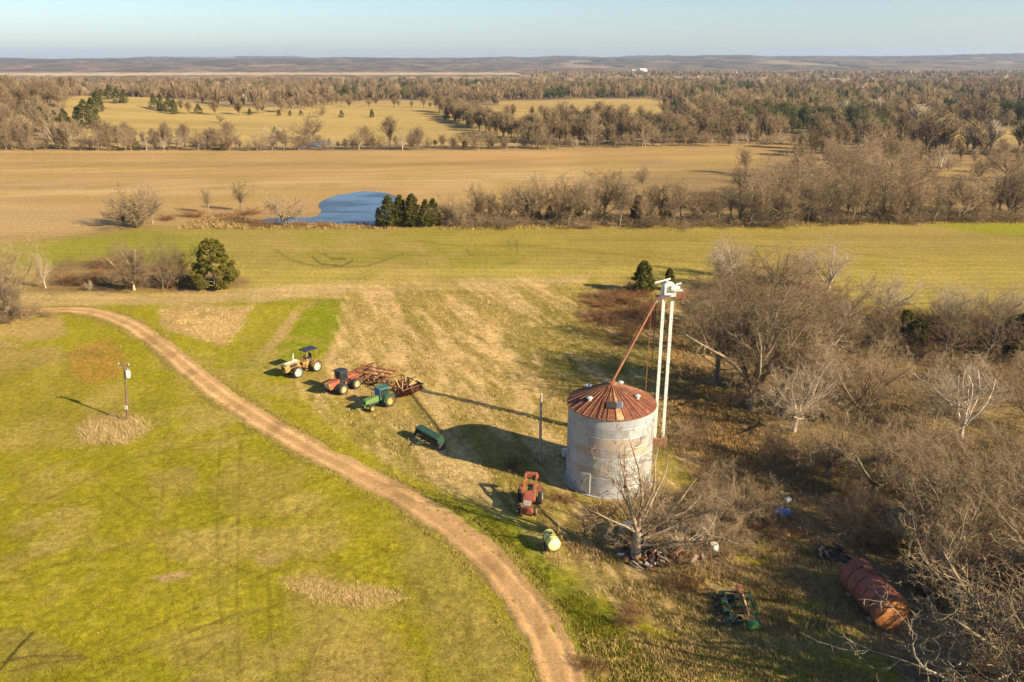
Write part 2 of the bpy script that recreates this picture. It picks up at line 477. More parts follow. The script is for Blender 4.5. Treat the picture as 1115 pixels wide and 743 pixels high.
TRACKS = [  # (plotted centre line, half width px, colour, opacity): wheel marks pressed in the turf
 ([(240, 480), (236, 560), (238, 640), (245, 743), (250, 800)], 1.8, (.12, .10, .012), .45),
 ([(262, 480), (260, 560), (258, 640), (262, 743), (268, 800)], 1.8, (.12, .10, .012), .45),
 ([(292, 620), (294, 680), (304, 743)], 1.8, (.12, .10, .012), .45),
 ([(180, 470), (176, 560), (186, 650), (210, 743)], 1.5, (.12, .10, .012), .4),
 ([(-10, 640), (120, 600), (260, 560), (360, 520)], 1.5, (.11, .09, .012), .4),
 ([(60, 743), (200, 690), (330, 650), (430, 590)], 1.5, (.11, .09, .012), .45),
 ([(70, 752), (212, 698), (342, 658), (440, 600)], 1.5, (.11, .09, .012), .4),
 ([(330, 743), (350, 690), (400, 650), (470, 630)], 1.5, (.12, .10, .015), .4),
 ([(-10, 742), (20, 706), (36, 690)], 1.6, (.035, .028, .012), .9),
 ([(-10, 724), (30, 716), (90, 716)], 1.3, (.07, .05, .02), .7),
 ([(-10, 736), (40, 724), (100, 718)], 1.0, (.08, .06, .02), .6),
 ([(120, 706), (150, 692), (190, 674), (215, 662)], 1.0, (.09, .075, .02), .6),
 ([(140, 716), (180, 702), (230, 680), (270, 664)], 1.0, (.09, .075, .02), .6),
 ([(205, 732), (225, 712), (240, 700)], 1.0, (.08, .07, .02), .6),
 ([(95, 560), (97, 590), (88, 612)], 1.0, (.13, .10, .02), .4),
 ([(100, 520), (240, 610), (420, 700)], 1.4, (.11, .09, .012), .4),
 ([(20, 560), (140, 500), (280, 470)], 1.4, (.11, .09, .012), .4),
 ([(200, 660), (330, 610), (470, 640)], 1.4, (.11, .09, .012), .4),
 ([(340, 280), (350, 288), (372, 290), (384, 284)], .9, (.09, .065, .02), .95),
 ([(352, 276), (360, 282), (376, 282)], .8, (.09, .065, .02), .9),
 ([(508, 272), (512, 278)], 1.2, (.1, .08, .03), .6), ([(553, 262), (556, 272)], 1, (.1, .08, .03), .6), ([(562, 262), (563, 274)], 1, (.1, .08, .03), .6),
 ([(300, 272), (318, 284), (352, 292), (400, 290), (440, 276)], .8, (.11, .085, .02), .7),
 ([(450, 262), (500, 268), (580, 268), (700, 280), (860, 296)], .8, (.13, .10, .02), .6),
 ([(620, 262), (760, 262), (900, 274), (1010, 284)], .8, (.13, .10, .02), .5),
 ([(640, 302), (560, 309), (440, 316), (330, 318), (230, 323), (140, 330)], 2.0, (.33, .23, .10), .5),
 ([(0, 214), (300, 199), (520, 196)], 1.2, (.40, .28, .13), .5),
 ([(400, 182), (620, 172), (760, 168)], 1.4, (.25, .155, .06), .5),
]

ROUGHP = [(372, 320), (430, 310), (640, 306), (760, 330), (800, 480), (760, 700), (690, 680), (640, 640), (590, 590), (520, 545), (455, 520), (400, 490), (330, 430), (322, 415), (350, 400), (362, 372)]
def paint_ground(x, y):
    px, py = proj(x, y, hgt(x, y) * 0)
    c = np.empty(x.shape + (3,)); c[:] = WOODS
    d = np.hypot(x, y)
    n1 = fbm(x / 3.2, y / 3.2, 21, 4) - .5
    n2 = fbm(x / 16., y / 16., 33, 4) - .5
    n3 = fbm(x / 70., y / 70., 43, 3) - .5
    nearw = 1 - sstep(90, 220, d)
    wob = n1 * nearw * 1.0 + n2 * (1 - nearw * .4)
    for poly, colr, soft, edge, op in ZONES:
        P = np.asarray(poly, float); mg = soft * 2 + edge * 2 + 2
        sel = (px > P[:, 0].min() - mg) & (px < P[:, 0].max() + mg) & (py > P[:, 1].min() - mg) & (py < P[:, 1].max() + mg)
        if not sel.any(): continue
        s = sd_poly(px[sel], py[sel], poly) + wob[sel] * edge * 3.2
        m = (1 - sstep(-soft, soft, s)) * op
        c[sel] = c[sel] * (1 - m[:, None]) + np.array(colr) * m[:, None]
    # mottling: straw coming through the green, darker damp patches
    k = sstep(.03, .24, n2 + .6 * n1 + .5 * n3) * .62 * (1 - sstep(150, 400, d) * .5)
    tanc = np.array((.27, .195, .06))
    c = c * (1 - k[..., None]) + tanc * k[..., None]
    # combed, half-green streaks in the rough grass
    ca, sa = .36, -.933
    al = x * ca + y * sa; ac = -x * sa + y * ca
    st = fbm(al / 14., ac / 1.7, 61, 4) - .5; st2 = fbm(al / 3.5, ac / .7, 63, 3) - .5
    rough = 1 - sstep(-10, 10, sd_poly(px.ravel(), py.ravel(), ROUGHP).reshape(px.shape))
    k = sstep(.02, .18, st + .6 * n2) * .55 * rough
    c = c * (1 - k[..., None]) + np.array((.165, .135, .022)) * k[..., None]
    k = sstep(.04, .16, -st + .5 * st2) * .6 * rough
    c = c * (1 - k[..., None]) + np.array((.44, .31, .145)) * k[..., None]
    c = c * (1 + .7 * st2 * (.35 + .65 * rough) * nearw)[..., None]
    k = sstep(.05, .25, fbm(x / 6., y / 6., 71, 4) - .5) * .38 * nearw
    c = c * (1 - k[..., None]) + c * np.array((.62, .70, .6)) * k[..., None]
    # combed lines of the hay crop in the far fields
    row = .5 + .5 * np.sin((y + .06 * x + 2.5 * n2) * 2.2)
    c *= (1 + .16 * (row[..., None] - .5) * (sstep(100, 112, y) * (1 - sstep(240, 330, y)))[..., None])
    band = fbm(x / 160., y / 9., 55, 4) - .5
    c *= (1 + .60 * band * sstep(85, 130, y) * (1 - sstep(1200, 2200, y)))[..., None]
    c *= (1 + .30 * n1 * nearw + .18 * n3)[..., None]
    for line, hw, colr, op in TRACKS:
        P = np.asarray(line, float); mg = 6
        sel = (px > P[:, 0].min() - mg) & (px < P[:, 0].max() + mg) & (py > P[:, 1].min() - mg) & (py < P[:, 1].max() + mg)
        if not sel.any(): continue
        dd = poly_dist(px[sel], py[sel], line)
        brk = .55 + .9 * (fbm(x[sel] / 1.5, y[sel] / 1.5, 81, 3))
        m = (1 - sstep(hw * .5, hw * 1.5, dd)) * op * np.clip(brk, 0, 1)
        c[sel] = c[sel] * (1 - m[:, None]) + np.array(colr) * m[:, None]
    # hills
    far = sstep(2600, 3600, y)
    hn = fbm(x / 260, y / 400, 91, 4) - .5
    hc = np.array((.085, .074, .068)) * (1 + 1.0 * hn[..., None])
    pat = sstep(.62, .66, fbm(x / 330 + 7, y / 600, 95, 3)) * .7
    hc = hc * (1 - pat[..., None]) + np.array((.30, .22, .12)) * pat[..., None]
    c = c * (1 - far[..., None]) + hc * far[..., None]
    return np.clip(c, .004, .8)

def build_ground():
    rows = [-14, -8, -2, 4, 10, 16, 21, 25, 28]
    py = 900.0
    while py > 70.6:
        yy = at0(557, py)[1]
        if yy > rows[-1] + .02: rows.append(yy)
        py -= 1.25 if py > 240 else 1.0 if py > 110 else .6
    yy = rows[-1]
    while yy < 11500:
        yy *= 1.012; rows.append(yy)
    rows = np.array(rows)
    ncol = 1000
    u = np.linspace(-1, 1, ncol); u = .80 * u * (1 + .9 * np.abs(u) ** 5)
    Y = np.repeat(rows[:, None], ncol, 1); X = u[None, :] * (Y + 16)
    Z = hgt(X, Y)
    # real relief of the rough grass near by
    d = np.hypot(X, Y)
    Z = Z + (fbm(X / 1.1, Y / 1.1, 3, 3) - .5) * .10 * (1 - sstep(60, 110, d))
    c = paint_ground(X.ravel(), Y.ravel())
    nr = len(rows)
    i = np.arange(nr * ncol).reshape(nr, ncol)
    Fq = np.stack([i[:-1, :-1], i[:-1, 1:], i[1:, 1:], i[1:, :-1]], -1).reshape(-1, 4)
    m, nt, b = new_mat('pasture')
    a = nt.nodes.new('ShaderNodeVertexColor'); a.layer_name = 'Col'
    f1 = noise(nt, 1.7, 7, .8); f2 = noise(nt, 8.0, 5, .75)
    g = ramp(nt, f1, [(.28, .45), (.52, 1.0), (.74, 1.6)])
    col = mixc(nt, 1.0, a.outputs[0], g, 'MULTIPLY')
    g2 = ramp(nt, f2, [(.3, .60), (.7, 1.42)])
    col = mixc(nt, 1.0, col, g2, 'MULTIPLY')
    f3 = noise(nt, .33, 5, .7)
    s = ramp(nt, f3, [(.52, 0.0), (.72, .38)])
    col = mixc(nt, s, col, (.30, .22, .075))
    nt.links.new(col, b.inputs['Base Color'])
    b.inputs['Roughness'].default_value = 1.0; b.inputs['Specular IOR Level'].default_value = .05
    bp = nt.nodes.new('ShaderNodeBump'); bp.inputs['Strength'].default_value = .55; bp.inputs['Distance'].default_value = .19
    nt.links.new(f1, bp.inputs['Height'])
    bp2 = nt.nodes.new('ShaderNodeBump'); bp2.inputs['Strength'].default_value = .5; bp2.inputs['Distance'].default_value = .05
    nt.links.new(f2, bp2.inputs['Height']); nt.links.new(bp.outputs[0], bp2.inputs['Normal'])
    nt.links.new(bp2.outputs[0], b.inputs['Normal'])
    me = mesh_np('ground', np.stack([X.ravel(), Y.ravel(), Z.ravel()], 1), Fq, None, m, c, smooth=True)
    o = link('ground', me)
    tag(o, 'pasture and fields, green near by and tan beyond, running to the wooded hills', 'ground', kind='structure')
build_ground()

def build_road():
    L = world_line(MAIN_ROAD, .28)
    T = np.gradient(L, axis=0); T /= np.linalg.norm(T, axis=1)[:, None]
    Nn = np.stack([-T[:, 1], T[:, 0]], 1)
    n = len(L); nc = 33
    t = np.linspace(-1, 1, nc)
    s = np.arange(n) * .28
    wl = 1.38 + .35 * sstep(90, 150, s) + .55 * (fbm(s / 2.5, s * 0 + 3, 5, 4) - .5) + .35 * (fbm(s / .6, s * 0 + 9, 6, 2) - .5)
    wr = 1.38 + .35 * sstep(90, 150, s) + .55 * (fbm(s / 2.5, s * 0 + 7, 8, 4) - .5) + .35 * (fbm(s / .6, s * 0 + 1, 9, 2) - .5)
    W_ = np.where(t[None, :] < 0, wl[:, None], wr[:, None]) * t[None, :]
    X = L[:, 0:1] + Nn[:, 0:1] * W_; Y = L[:, 1:2] + Nn[:, 1:2] * W_
    a = np.abs(t)[None, :] + 0 * X
    rut = np.exp(-((a - .45) / .17) ** 2)
    Z = hgt(X, Y) + .075 - .05 * rut - .07 * sstep(.8, 1, a) + .02 * (fbm(X / .5, Y / .5, 4, 3) - .5)
    nz = fbm(X / 1.2, Y / 1.2, 14, 4) - .5; nb = fbm(X / 5, Y / 5, 15, 3) - .5
    c = np.empty(X.shape + (3,)); c[:] = (.355, .22, .100)
    c = c * (1 + .55 * rut * (.6 + nb))[..., None]
    mid = np.exp(-(a / .2) ** 2) * np.clip(.55 + 1.3 * nb, 0, 1)
    c = c * (1 -   .40 * mid[..., None]) + np.array((.22, .155, .05)) * .40 * mid[..., None]
    ed = sstep(.68, 1.0, a + .5 * nz)
    c = c * (1 - .8 * ed[..., None]) + np.array((.25, .19, .06)) * .8 * ed[..., None]
    c = c * (1 + .45 * nz + .3 * nb)[..., None]
    damp = sstep(.12, .22, fbm(X / 2.2, Y / 4.5, 24, 3) - .5) * .45
    c = c * (1 - damp[..., None] * .5)
    i = np.arange(n * nc).reshape(n, nc)
    Fq = np.stack([i[:-1, :-1], i[1:, :-1], i[1:, 1:], i[:-1, 1:]], -1).reshape(-1, 4)
    m = attr_mat('dirt', .95, .28, 5., .1, bmp=.5)
    o = link('dirt_road', mesh_np('dirt_road', np.stack([X.ravel(), Y.ravel(), Z.ravel()], 1), Fq[:, ::-1], None, m, c.reshape(-1, 3), True))
    tag(o, 'bare dirt track curving through the pasture', 'road', kind='structure')
build_road()

def water(name, poly, label, blue):
    P = [at0(*p) for p in poly]
    out = []
    n = len(P)
    for i in range(n):
        p0, p1, p2, p3 = [np.array(P[(i + k) % n]) for k in (-1, 0, 1, 2)]
        for k in range(6):
            t = k / 6
            out.append(.5 * (2 * p1 + (p2 - p0) * t + (2 * p0 - 5 * p1 + 4 * p2 - p3) * t * t + (3 * p1 - p0 - 3 * p2 + p3) * t ** 3))
    out = np.array(out)
    out += (np.stack([fbm(out[:, 0] / 3, out[:, 1] / 3, 2), fbm(out[:, 0] / 3, out[:, 1] / 3, 4)], 1) - .5) * 1.6
    m, nt, b = new_mat(name + '_water')
    b.inputs['Base Color'].default_value = (*blue, 1); b.inputs['Roughness'].default_value = .06
    b.inputs['IOR'].default_value = 1.33; b.inputs['Specular IOR Level'].default_value = .5
    tc = nt.nodes.new('ShaderNodeTexCoord'); mp = nt.nodes.new('ShaderNodeMapping'); mp.inputs['Scale'].default_value = (.35, 1.0, 1)
    nt.links.new(tc.outputs['Object'], mp.inputs['Vector'])
    n1 = noise(nt, .16, 3, .6, mp.outputs[0]); n2 = noise(nt, 3.5, 3, .6, mp.outputs[0])
    st = ramp(nt, n1, [(.40, .012), (.58, .32)])
    nt.links.new(st, b.inputs['Roughness'])
    bump(nt, b, n2, .10, .05)
    z = max(float(hgt(*q)) for q in out) + .03
    me = bpy.data.meshes.new(name)
    me.from_pydata([(q[0], q[1], z) for q in out], [], [tuple(range(len(out)))]); me.materials.append(m)
    me.update()
    if me.polygons[0].normal.z < 0: me.flip_normals()
    o = link(name, me); tag(o, label, 'pond', kind='structure')
water('pond', POND, 'still blue farm pond in the tan field', (.030, .048, .075))
water('slough', SLOUGH, 'narrow strip of still water behind the far hedgerow', (.06, .09, .13))

def build_haze():
    mb = MB(); mb.box((0, 5700, 88), (24000, 13000, 190))
    m = bpy.data.materials.new('haze'); m.use_nodes = True
    nt = m.node_tree; nt.nodes.clear()
    out = nt.nodes.new('ShaderNodeOutputMaterial'); v = nt.nodes.new('ShaderNodeVolumePrincipled')
    v.inputs['Color'].default_value = (.52, .69, 1.0, 1); v.inputs['Density'].default_value = HAZE; v.inputs['Anisotropy'].default_value = .2
    nt.links.new(v.outputs[0], out.inputs['Volume'])
    o = mb.build('haze', m); tag(o, 'thin pale air haze over the far hills', 'haze', kind='stuff')
HAZE = .00008
if not globals().get('NOHAZE'): build_haze()
# ------------------------------------------------------------------ trees
def _nrm(v):
    l = math.sqrt(v[0] ** 2 + v[1] ** 2 + v[2] ** 2) or 1
    return (v[0] / l, v[1] / l, v[2] / l)

class Grow:
    """branching skeleton: a list of tapered segments with their order"""
    def __init__(s, seed): s.r = random.Random(seed); s.seg = []
    def side(s, d, ang):
        r = s.r
        a = (r.gauss(0, 1), r.gauss(0, 1), r.gauss(0, 1))
        k = a[0] * d[0] + a[1] * d[1] + a[2] * d[2]
        p = _nrm((a[0] - k * d[0], a[1] - k * d[1], a[2] - k * d[2]))
        c, q = math.cos(ang), math.sin(ang)
        return (d[0] * c + p[0] * q, d[1] * c + p[1] * q, d[2] * c + p[2] * q)
    def branch(s, p, d, L, rad, lev, P):
        r = s.r
        ns = P['nseg'][lev]; g = P['gnarl'][lev]; up = P['up'][lev]; kids = P['kids'][lev] if lev < len(P['kids']) else 0
        r0 = rad; end = rad * P.get('tip', .3)
        for i in range(ns):
            d = _nrm((d[0] + g * r.gauss(0, 1), d[1] + g * r.gauss(0, 1), d[2] + g * r.gauss(0, 1) * .7 + up))
            st = L / ns
            q = (p[0] + d[0] * st, p[1] + d[1] * st, max(p[2] + d[2] * st, .15))
            r1 = rad + (end - rad) * (i + 1) / ns
            s.seg.append((p, q, r0, r1, lev))
            if kids and (i + 1) / ns > P['bare'][lev]:
                nk = int(kids) + (r.random() < kids - int(kids))
                for _ in range(nk):
                    t = r.random()
                    b = (p[0] + (q[0] - p[0]) * t, p[1] + (q[1] - p[1]) * t, p[2] + (q[2] - p[2]) * t)
                    cd = s.side(d, math.radians(r.uniform(*P['ang'])))
                    cl = L * r.uniform(*P['len']) * (1 - .35 * i / ns)
                    s.branch(b, cd, cl, max(r1 * r.uniform(.4, .62), P['rmin']), lev + 1, P)
            p = q; r0 = r1

def seg_mesh(segs, sides, shade=None):
    """segments -> prisms; returns verts, quads"""
    if not segs: return np.zeros((0, 3)), np.zeros((0, 4), int)
    A = np.array([q[0] for q in segs], float); B = np.array([q[1] for q in segs], float)
    ra = np.array([q[2] for q in segs]); rb = np.array([q[3] for q in segs])
    D = B - A; D /= np.linalg.norm(D, axis=1)[:, None] + 1e-9
    up = np.where(np.abs(D[:, 2:3]) < .9, np.array([[0, 0, 1.]]), np.array([[1., 0, 0]]))
    X = np.cross(up, D); X /= np.linalg.norm(X, axis=1)[:, None] + 1e-9
    Y = np.cross(D, X)
    B = B + D * (rb * .6)[:, None]
    n = len(segs); k = sides
    a = 2 * PI * np.arange(k) / k
    ring = X[:, None, :] * np.cos(a)[None, :, None] + Y[:, None, :] * np.sin(a)[None, :, None]
    V = np.concatenate([A[:, None, :] + ring * ra[:, None, None], B[:, None, :] + ring * rb[:, None, None]], 1).reshape(-1, 3)
    base = (np.arange(n) * 2 * k)[:, None]
    j = np.arange(k)[None, :]; j2 = (j + 1) % k
    Fq = np.stack([base + j, base + j2, base + k + j2, base + k + j], -1).reshape(-1, 4)
    return V, Fq

def join(parts):
    V = []; Fs = []; b = 0
    for v, f in parts:
        V.append(v); Fs.append(f + b); b += len(v)
    return np.concatenate(V), np.concatenate(Fs)

def bark_mat(name, c, c2, objrand=.36):
    m, nt, b = new_mat(name)
    n1 = noise(nt, 1.6, 4, .65)
    col = mixc(nt, ramp(nt, n1, [(.35, 0.), (.65, 1.)]), c, c2)
    oi = nt.nodes.new('ShaderNodeObjectInfo')
    f2 = ramp(nt, oi.outputs['Random'], [(0, 1 - objrand), (1, 1 + objrand)])
    col = mixc(nt, 1.0, col, f2, 'MULTIPLY')
    nt.links.new(col, b.inputs['Base Color']); b.inputs['Roughness'].default_value = .95; b.inputs['Specular IOR Level'].default_value = .1
    return m
M['bark'] = bark_mat('grey_bark', (.155, .12, .085), (.26, .21, .15))
M['twig'] = bark_mat('brown_twigs', (.18, .13, .075), (.27, .205, .125))
M['bark_pale'] = bark_mat('pale_bark', (.33, .27, .20), (.50, .42, .32), .12)
M['twig_pale'] = bark_mat('pale_twigs', (.29, .23, .155), (.40, .33, .235), .12)
M['bark_white'] = bark_mat('white_bark', (.55, .48, .42), (.74, .68, .62), .08)
M['brush'] = bark_mat('grey_brush', (.17, .12, .068), (.27, .20, .118), .3)
M['brush_red'] = bark_mat('russet_brush', (.16, .082, .04), (.23, .125, .06), .25)

BASE = dict(nseg=[4, 6, 5, 4, 3, 2], gnarl=[.05, .16, .20, .24, .26, .3], up=[.1, .06, .06, .05, .05, .05],
            kids=[0, 1.3, 1.35, 1.15, .8], bare=[.5, .15, .1, .1, .1], ang=(28, 62), len=(.42, .66), rmin=.011, tip=.28)

def tree_skel(seed, trunk=.22, limbs=7, spread=(18, 62), limb_len=.62, r0=.28, P=None, stems=1, lean=.05, stem_spread=.3):
    """normalised to a height of 10"""
    P = {**BASE, **(P or {})}
    g = Grow(seed); r = g.r
    for sidx in range(stems):
        a = r.uniform(0, 2 * PI) if stems > 1 else 0
        off = stem_spread if stems > 1 else 0
        p = (off * math.cos(a), off * math.sin(a), -.15)
        d = _nrm((r.gauss(0, lean) + (off * .6 * math.cos(a)), r.gauss(0, lean) + off * .6 * math.sin(a), 1))
        th = 10 * trunk * r.uniform(.85, 1.15)
        rr = r0 / (stems ** .5)
        n = 4
        for i in range(n):
            d = _nrm((d[0] + r.gauss(0, .05), d[1] + r.gauss(0, .05), d[2] + .02))
            q = tuple(p[k] + d[k] * th / n for k in range(3))
            f0 = 1.25 if i == 0 else 1 - .08 * i
            g.seg.append((p, q, rr * f0, rr * (1 - .08 * (i + 1)), 0)); p = q
        nl = max(2, int(limbs / stems + .5))
        for j in range(nl):
            ang = math.radians(r.uniform(*spread)) if j else math.radians(8)
            az = 2 * PI * (j + r.uniform(-.3, .3)) / nl
            ld = (math.sin(ang) * math.cos(az) + d[0] * .3, math.sin(ang) * math.sin(az) + d[1] * .3, math.cos(ang))
            t = r.uniform(.55, 1.0)
            st = tuple(p[k] - d[k] * th * (1 - t) * .7 for k in range(3))
            g.branch(st, _nrm(ld), 10 * limb_len * r.uniform(.8, 1.15), rr * r.uniform(.42, .66), 1, P)
    return g.seg

def finish(segs, trunk_lev=1, hi=(7, 5, 3, 3, 3, 3), height=10.0):
    z = max(q[1][2] for q in segs); k = height / z
    segs = [(tuple(c * k for c in a), tuple(c * k for c in b), ra, rb, lv) for a, b, ra, rb, lv in segs]
    out = []
    for sel in (lambda l: l <= trunk_lev, lambda l: l > trunk_lev):
        parts = []
        for lv in range(6):
            ss = [q for q in segs if q[4] == lv and sel(lv)]
            if ss: parts.append(seg_mesh(ss, hi[lv]))
        out.append(join(parts))
    return out

def tree_variant(name, segs, bark, twig, **k):
    (tv, tf), (cv, cf) = finish(segs, **k)
    return (mesh_np(name + '_trunk', tv, tf, None, bark, smooth=True), mesh_np(name + '_crown', cv, cf, None, twig))

V_NEAR = {
 'spread': [tree_variant('spread', tree_skel(11 + i, .20, 8, (22, 70), .62), M['bark'], M['twig']) for i in range(3)],
 'upright': [tree_variant('upright', tree_skel(31 + i, .30, 7, (12, 42), .60, .24), M['bark'], M['twig']) for i in range(3)],
 'multi': [tree_variant('multi', tree_skel(51 + i, .16, 9, (14, 55), .68, .30, stems=4, stem_spread=.55), M['bark'], M['twig']) for i in range(2)],
 'pale': [tree_variant('pale', tree_skel(71 + i, .20, 7, (24, 68), .66, .25, {'gnarl': [.05, .24, .28, .30, .3, .3], 'kids': [0, 1.3, 1.35, 1.1, .8]}), M['bark_pale'], M['twig_pale']) for i in range(3)],
}
V_NEAR['gnarled'] = [tree_variant('gnarled', tree_skel(191 + i, .14, 7, (30, 80), .72, .22, {'gnarl': [.05, .25, .28, .3, .3, .3], 'kids': [0, 1.0, 1.0, .8, .5], 'rmin': .013}), M['bark_pale'], M['twig_pale']) for i in range(3)]
V_NEAR['limby'] = [tree_variant('limby', tree_skel(231 + i, .2, 7, (20, 64), .66, .52, {'kids': [0, 1.2, 1.0, .7, .3], 'rmin': .03, 'tip': .34}), M['bark'], M['twig']) for i in range(2)]
V_NEAR['paletrunk'] = [tree_variant('paletrunk', tree_skel(183, .22, 9, (14, 58), .62, .22, {'kids': [0, 1.6, 1.6, 1.4, 1.0]}), M['bark_pale'], M['twig'])]
V_NEAR['heavy'] = [tree_variant('heavy', tree_skel(91 + i, .18, 7, (20, 66), .68, .34, {'kids': [0, 1.2, 1.2, 1.0, .7]}), M['bark'], M['twig']) for i in range(2)]
PM = dict(nseg=[4, 5, 4, 3, 2], kids=[0, 1.5, 1.5, 1.3], rmin=.026, bare=[.5, .1, .1, .1], gnarl=[.05, .16, .22, .26, .3])
V_MID = {
 'spread': [tree_variant('mid_spread', tree_skel(111 + i, .18, 8, (20, 66), .62, .26, PM), M['bark'], M['twig'], hi=(5, 4, 3, 3, 3, 3)) for i in range(3)],
 'upright': [tree_variant('mid_upright', tree_skel(131 + i, .28, 7, (10, 40), .62, .22, PM), M['bark'], M['twig'], hi=(5, 4, 3, 3, 3, 3)) for i in range(3)],
 'pale': [tree_variant('mid_pale', tree_skel(151 + i, .18, 7, (22, 66), .66, .22, {**PM, 'kids': [0, 1.3, 1.3, 1.1]}), M['bark_pale'], M['twig_pale'], hi=(5, 4, 3, 3, 3, 3)) for i in range(2)],
 'multi': [tree_variant('mid_multi', tree_skel(171 + i, .12, 9, (12, 50), .68, .26, PM, stems=4, stem_spread=.5), M['bark'], M['twig'], hi=(5, 4, 3, 3, 3, 3)) for i in range(2)],
}
rt = random.Random(99)
def put_tree(x, y, h, kind, label, group=None, near=True, wide=1.0, rz=None, name='bare_tree', cat='tree', pool=None):
    vs = pool or (V_NEAR if near else V_MID)[kind]
    tm, cm = vs[rt.randrange(len(vs))]
    z = float(hgt(x, y))
    t = thing(name, label, cat, (x, y, z), rt.uniform(0, 2 * PI) if rz is None else rz, group, h / 10)
    t.scale = (h / 10 * wide, h / 10 * wide, h / 10)
    link('trunk', tm, t); link('crown', cm, t)
    return t
def tree_px(px, py, ty, kind, label, group=None, near=True, wide=1.0, **k):
    x, y, _ = at(px, py)
    return put_tree(x, y, height_for(px, py, ty), kind, label, group, near, wide, **k)

# ---- evergreen crowns: many small sprays round a cone of limbs
M['cedar'] = attr_mat('cedar_foliage', .9, .25, 4, .1, objrand=.15)
def leaf_cloud(centres, radii, n, size, rng, cols):
    """small leaf-sized faces spread through clumps"""
    k = rng.integers(0, len(centres), n)
    d = rng.normal(size=(n, 3)); d /= np.linalg.norm(d, axis=1)[:, None]
    p = centres[k] + d * (radii[k] * rng.random(n) ** .45)[:, None]
    a = rng.normal(size=(n, 3)); a = a + d * .0
    a[:, 2] = a[:, 2] * .6; a /= np.linalg.norm(a, axis=1)[:, None]
    b = np.cross(a, rng.normal(size=(n, 3))); b /= np.linalg.norm(b, axis=1)[:, None]
    s = size * rng.uniform(.6, 1.35, n)[:, None]
    V = np.stack([p - a * s * .5 - b * s * .28, p - a * s * .4 + b * s * .28, p + a * s * .7 + b * s * .12, p + a * s * .6 - b * s * .16], 1).reshape(-1, 3)
    Fq = np.arange(4 * n).reshape(n, 4)
    c = np.repeat(cols[k] * rng.uniform(.75, 1.25, (n, 1)), 4, 0)
    return V, Fq, c
def cedar_variant(seed, wide=.36, n=5200, size=.30, shape=.8, c0=(.050, .058, .010), c1=(.085, .078, .014)):
    rng = np.random.default_rng(seed)
    g = Grow(seed); g.seg.append(((0, 0, -.1), (0, 0, 3), .22, .17, 0)); g.seg.append(((0, 0, 3), (0.1, 0, 9.2), .17, .03, 0))
    cs = []; rs = []
    for i in range(190):
        t = rng.random() ** .85
        z = .35 + 9.4 * t
        R = 10 * wide * (1 - t) ** shape * (.55 + .45 * min(1, t * 6)) * rng.uniform(.72, 1.12)
        a = rng.uniform(0, 2 * PI); rr = R * rng.uniform(.45, 1.0) ** .6
        cs.append((rr * math.cos(a), rr * math.sin(a), z)); rs.append(rng.uniform(.4, .85) * (1.15 - .6 * t))
        if i % 3 == 0: g.seg.append(((0, 0, max(.3, z - rr * .35)), cs[-1], .05, .012, 1))
    cs = np.array(cs); rs = np.array(rs)
    mixv = rng.random((len(cs), 1))
    cols = np.array(c0) * (1 - mixv) + np.array(c1) * mixv
    V, Fq, c = leaf_cloud(cs, rs, n, size, rng, cols)
    tv, tf = seg_mesh(g.seg, 5)
    return mesh_np('cedar_trunk', tv, tf, None, M['bark']), mesh_np('cedar_crown', V, Fq, None, M['cedar'], c)
V_CEDAR = [cedar_variant(201, .36, 8000, .34, .5), cedar_variant(202, .30, 7000, .34, .45), cedar_variant(203, .42, 8000, .34, .45)]
V_CEDAR_BIG = [cedar_variant(210, .47, 34000, .22, .40, (.075, .075, .012), (.12, .105, .018))]
V_CEDAR_MID = [cedar_variant(220 + i, .30 + .05 * i, 1500, .5, .7, (.055, .062, .014), (.085, .085, .02)) for i in range(3)]
def cedar_px(px, py, ty, label, group=None, pool=None, wide=1.0):
    x, y, _ = at(px, py)
    return put_tree(x, y, height_for(px, py, ty), None, label, group, pool=pool or V_CEDAR, wide=wide, name='cedar_tree')

# ---- brush: low many-stemmed thickets of twigs
def bush_variant(seed, stems=26, mat=None, leafy=0):
    g = Grow(seed); r = g.r
    P = dict(nseg=[3, 4, 3, 2], gnarl=[.1, .2, .26, .3], up=[.0, .02, .03, .03], kids=[1.4, 1.4, .9], bare=[.2, .1, .1], ang=(25, 60), len=(.45, .7), rmin=.010, tip=.35)
    for i in range(stems):
        a = r.uniform(0, 2 * PI); rad = r.random() ** .5 * .9
        ang = math.radians(r.uniform(5, 55))
        b = r.uniform(0, 2 * PI) if r.random() < .3 else a
        g.branch((rad * math.cos(a), rad * math.sin(a), 0), (math.sin(ang) * math.cos(b), math.sin(ang) * math.sin(b), math.cos(ang)), r.uniform(1.1, 2.3), .022, 0, P)
    parts = [seg_mesh([q for q in g.seg if q[4] == l], 3) for l in range(4)]
    V, Fq = join([p for p in parts if len(p[0])])
    V[:, 2] *= 2.0 / V[:, 2].max()
    return mesh_np('bush', V, Fq, None, mat)
V_BUSH = [bush_variant(301 + i, 22, M['brush']) for i in range(3)]
V_BUSH_RED = [bush_variant(321 + i, 26, M['brush_red']) for i in range(2)]
def bush(x, y, h, label, group=None, pool=None, wide=1.0, name='bush'):
    me = (pool or V_BUSH)[rt.randrange(len(pool or V_BUSH))]
    o = link(name, me, None, (x, y, float(hgt(x, y)) - .03))
    o.rotation_euler = (0, 0, rt.uniform(0, 2 * PI)); o.scale = (h / 2 * wide, h / 2 * wide, h / 2)
    return tag(o, label, 'bush', group)
def bush_px(px, py, h, label, **k):
    x, y, _ = at(px, py); return bush(x, y, h, label, **k)
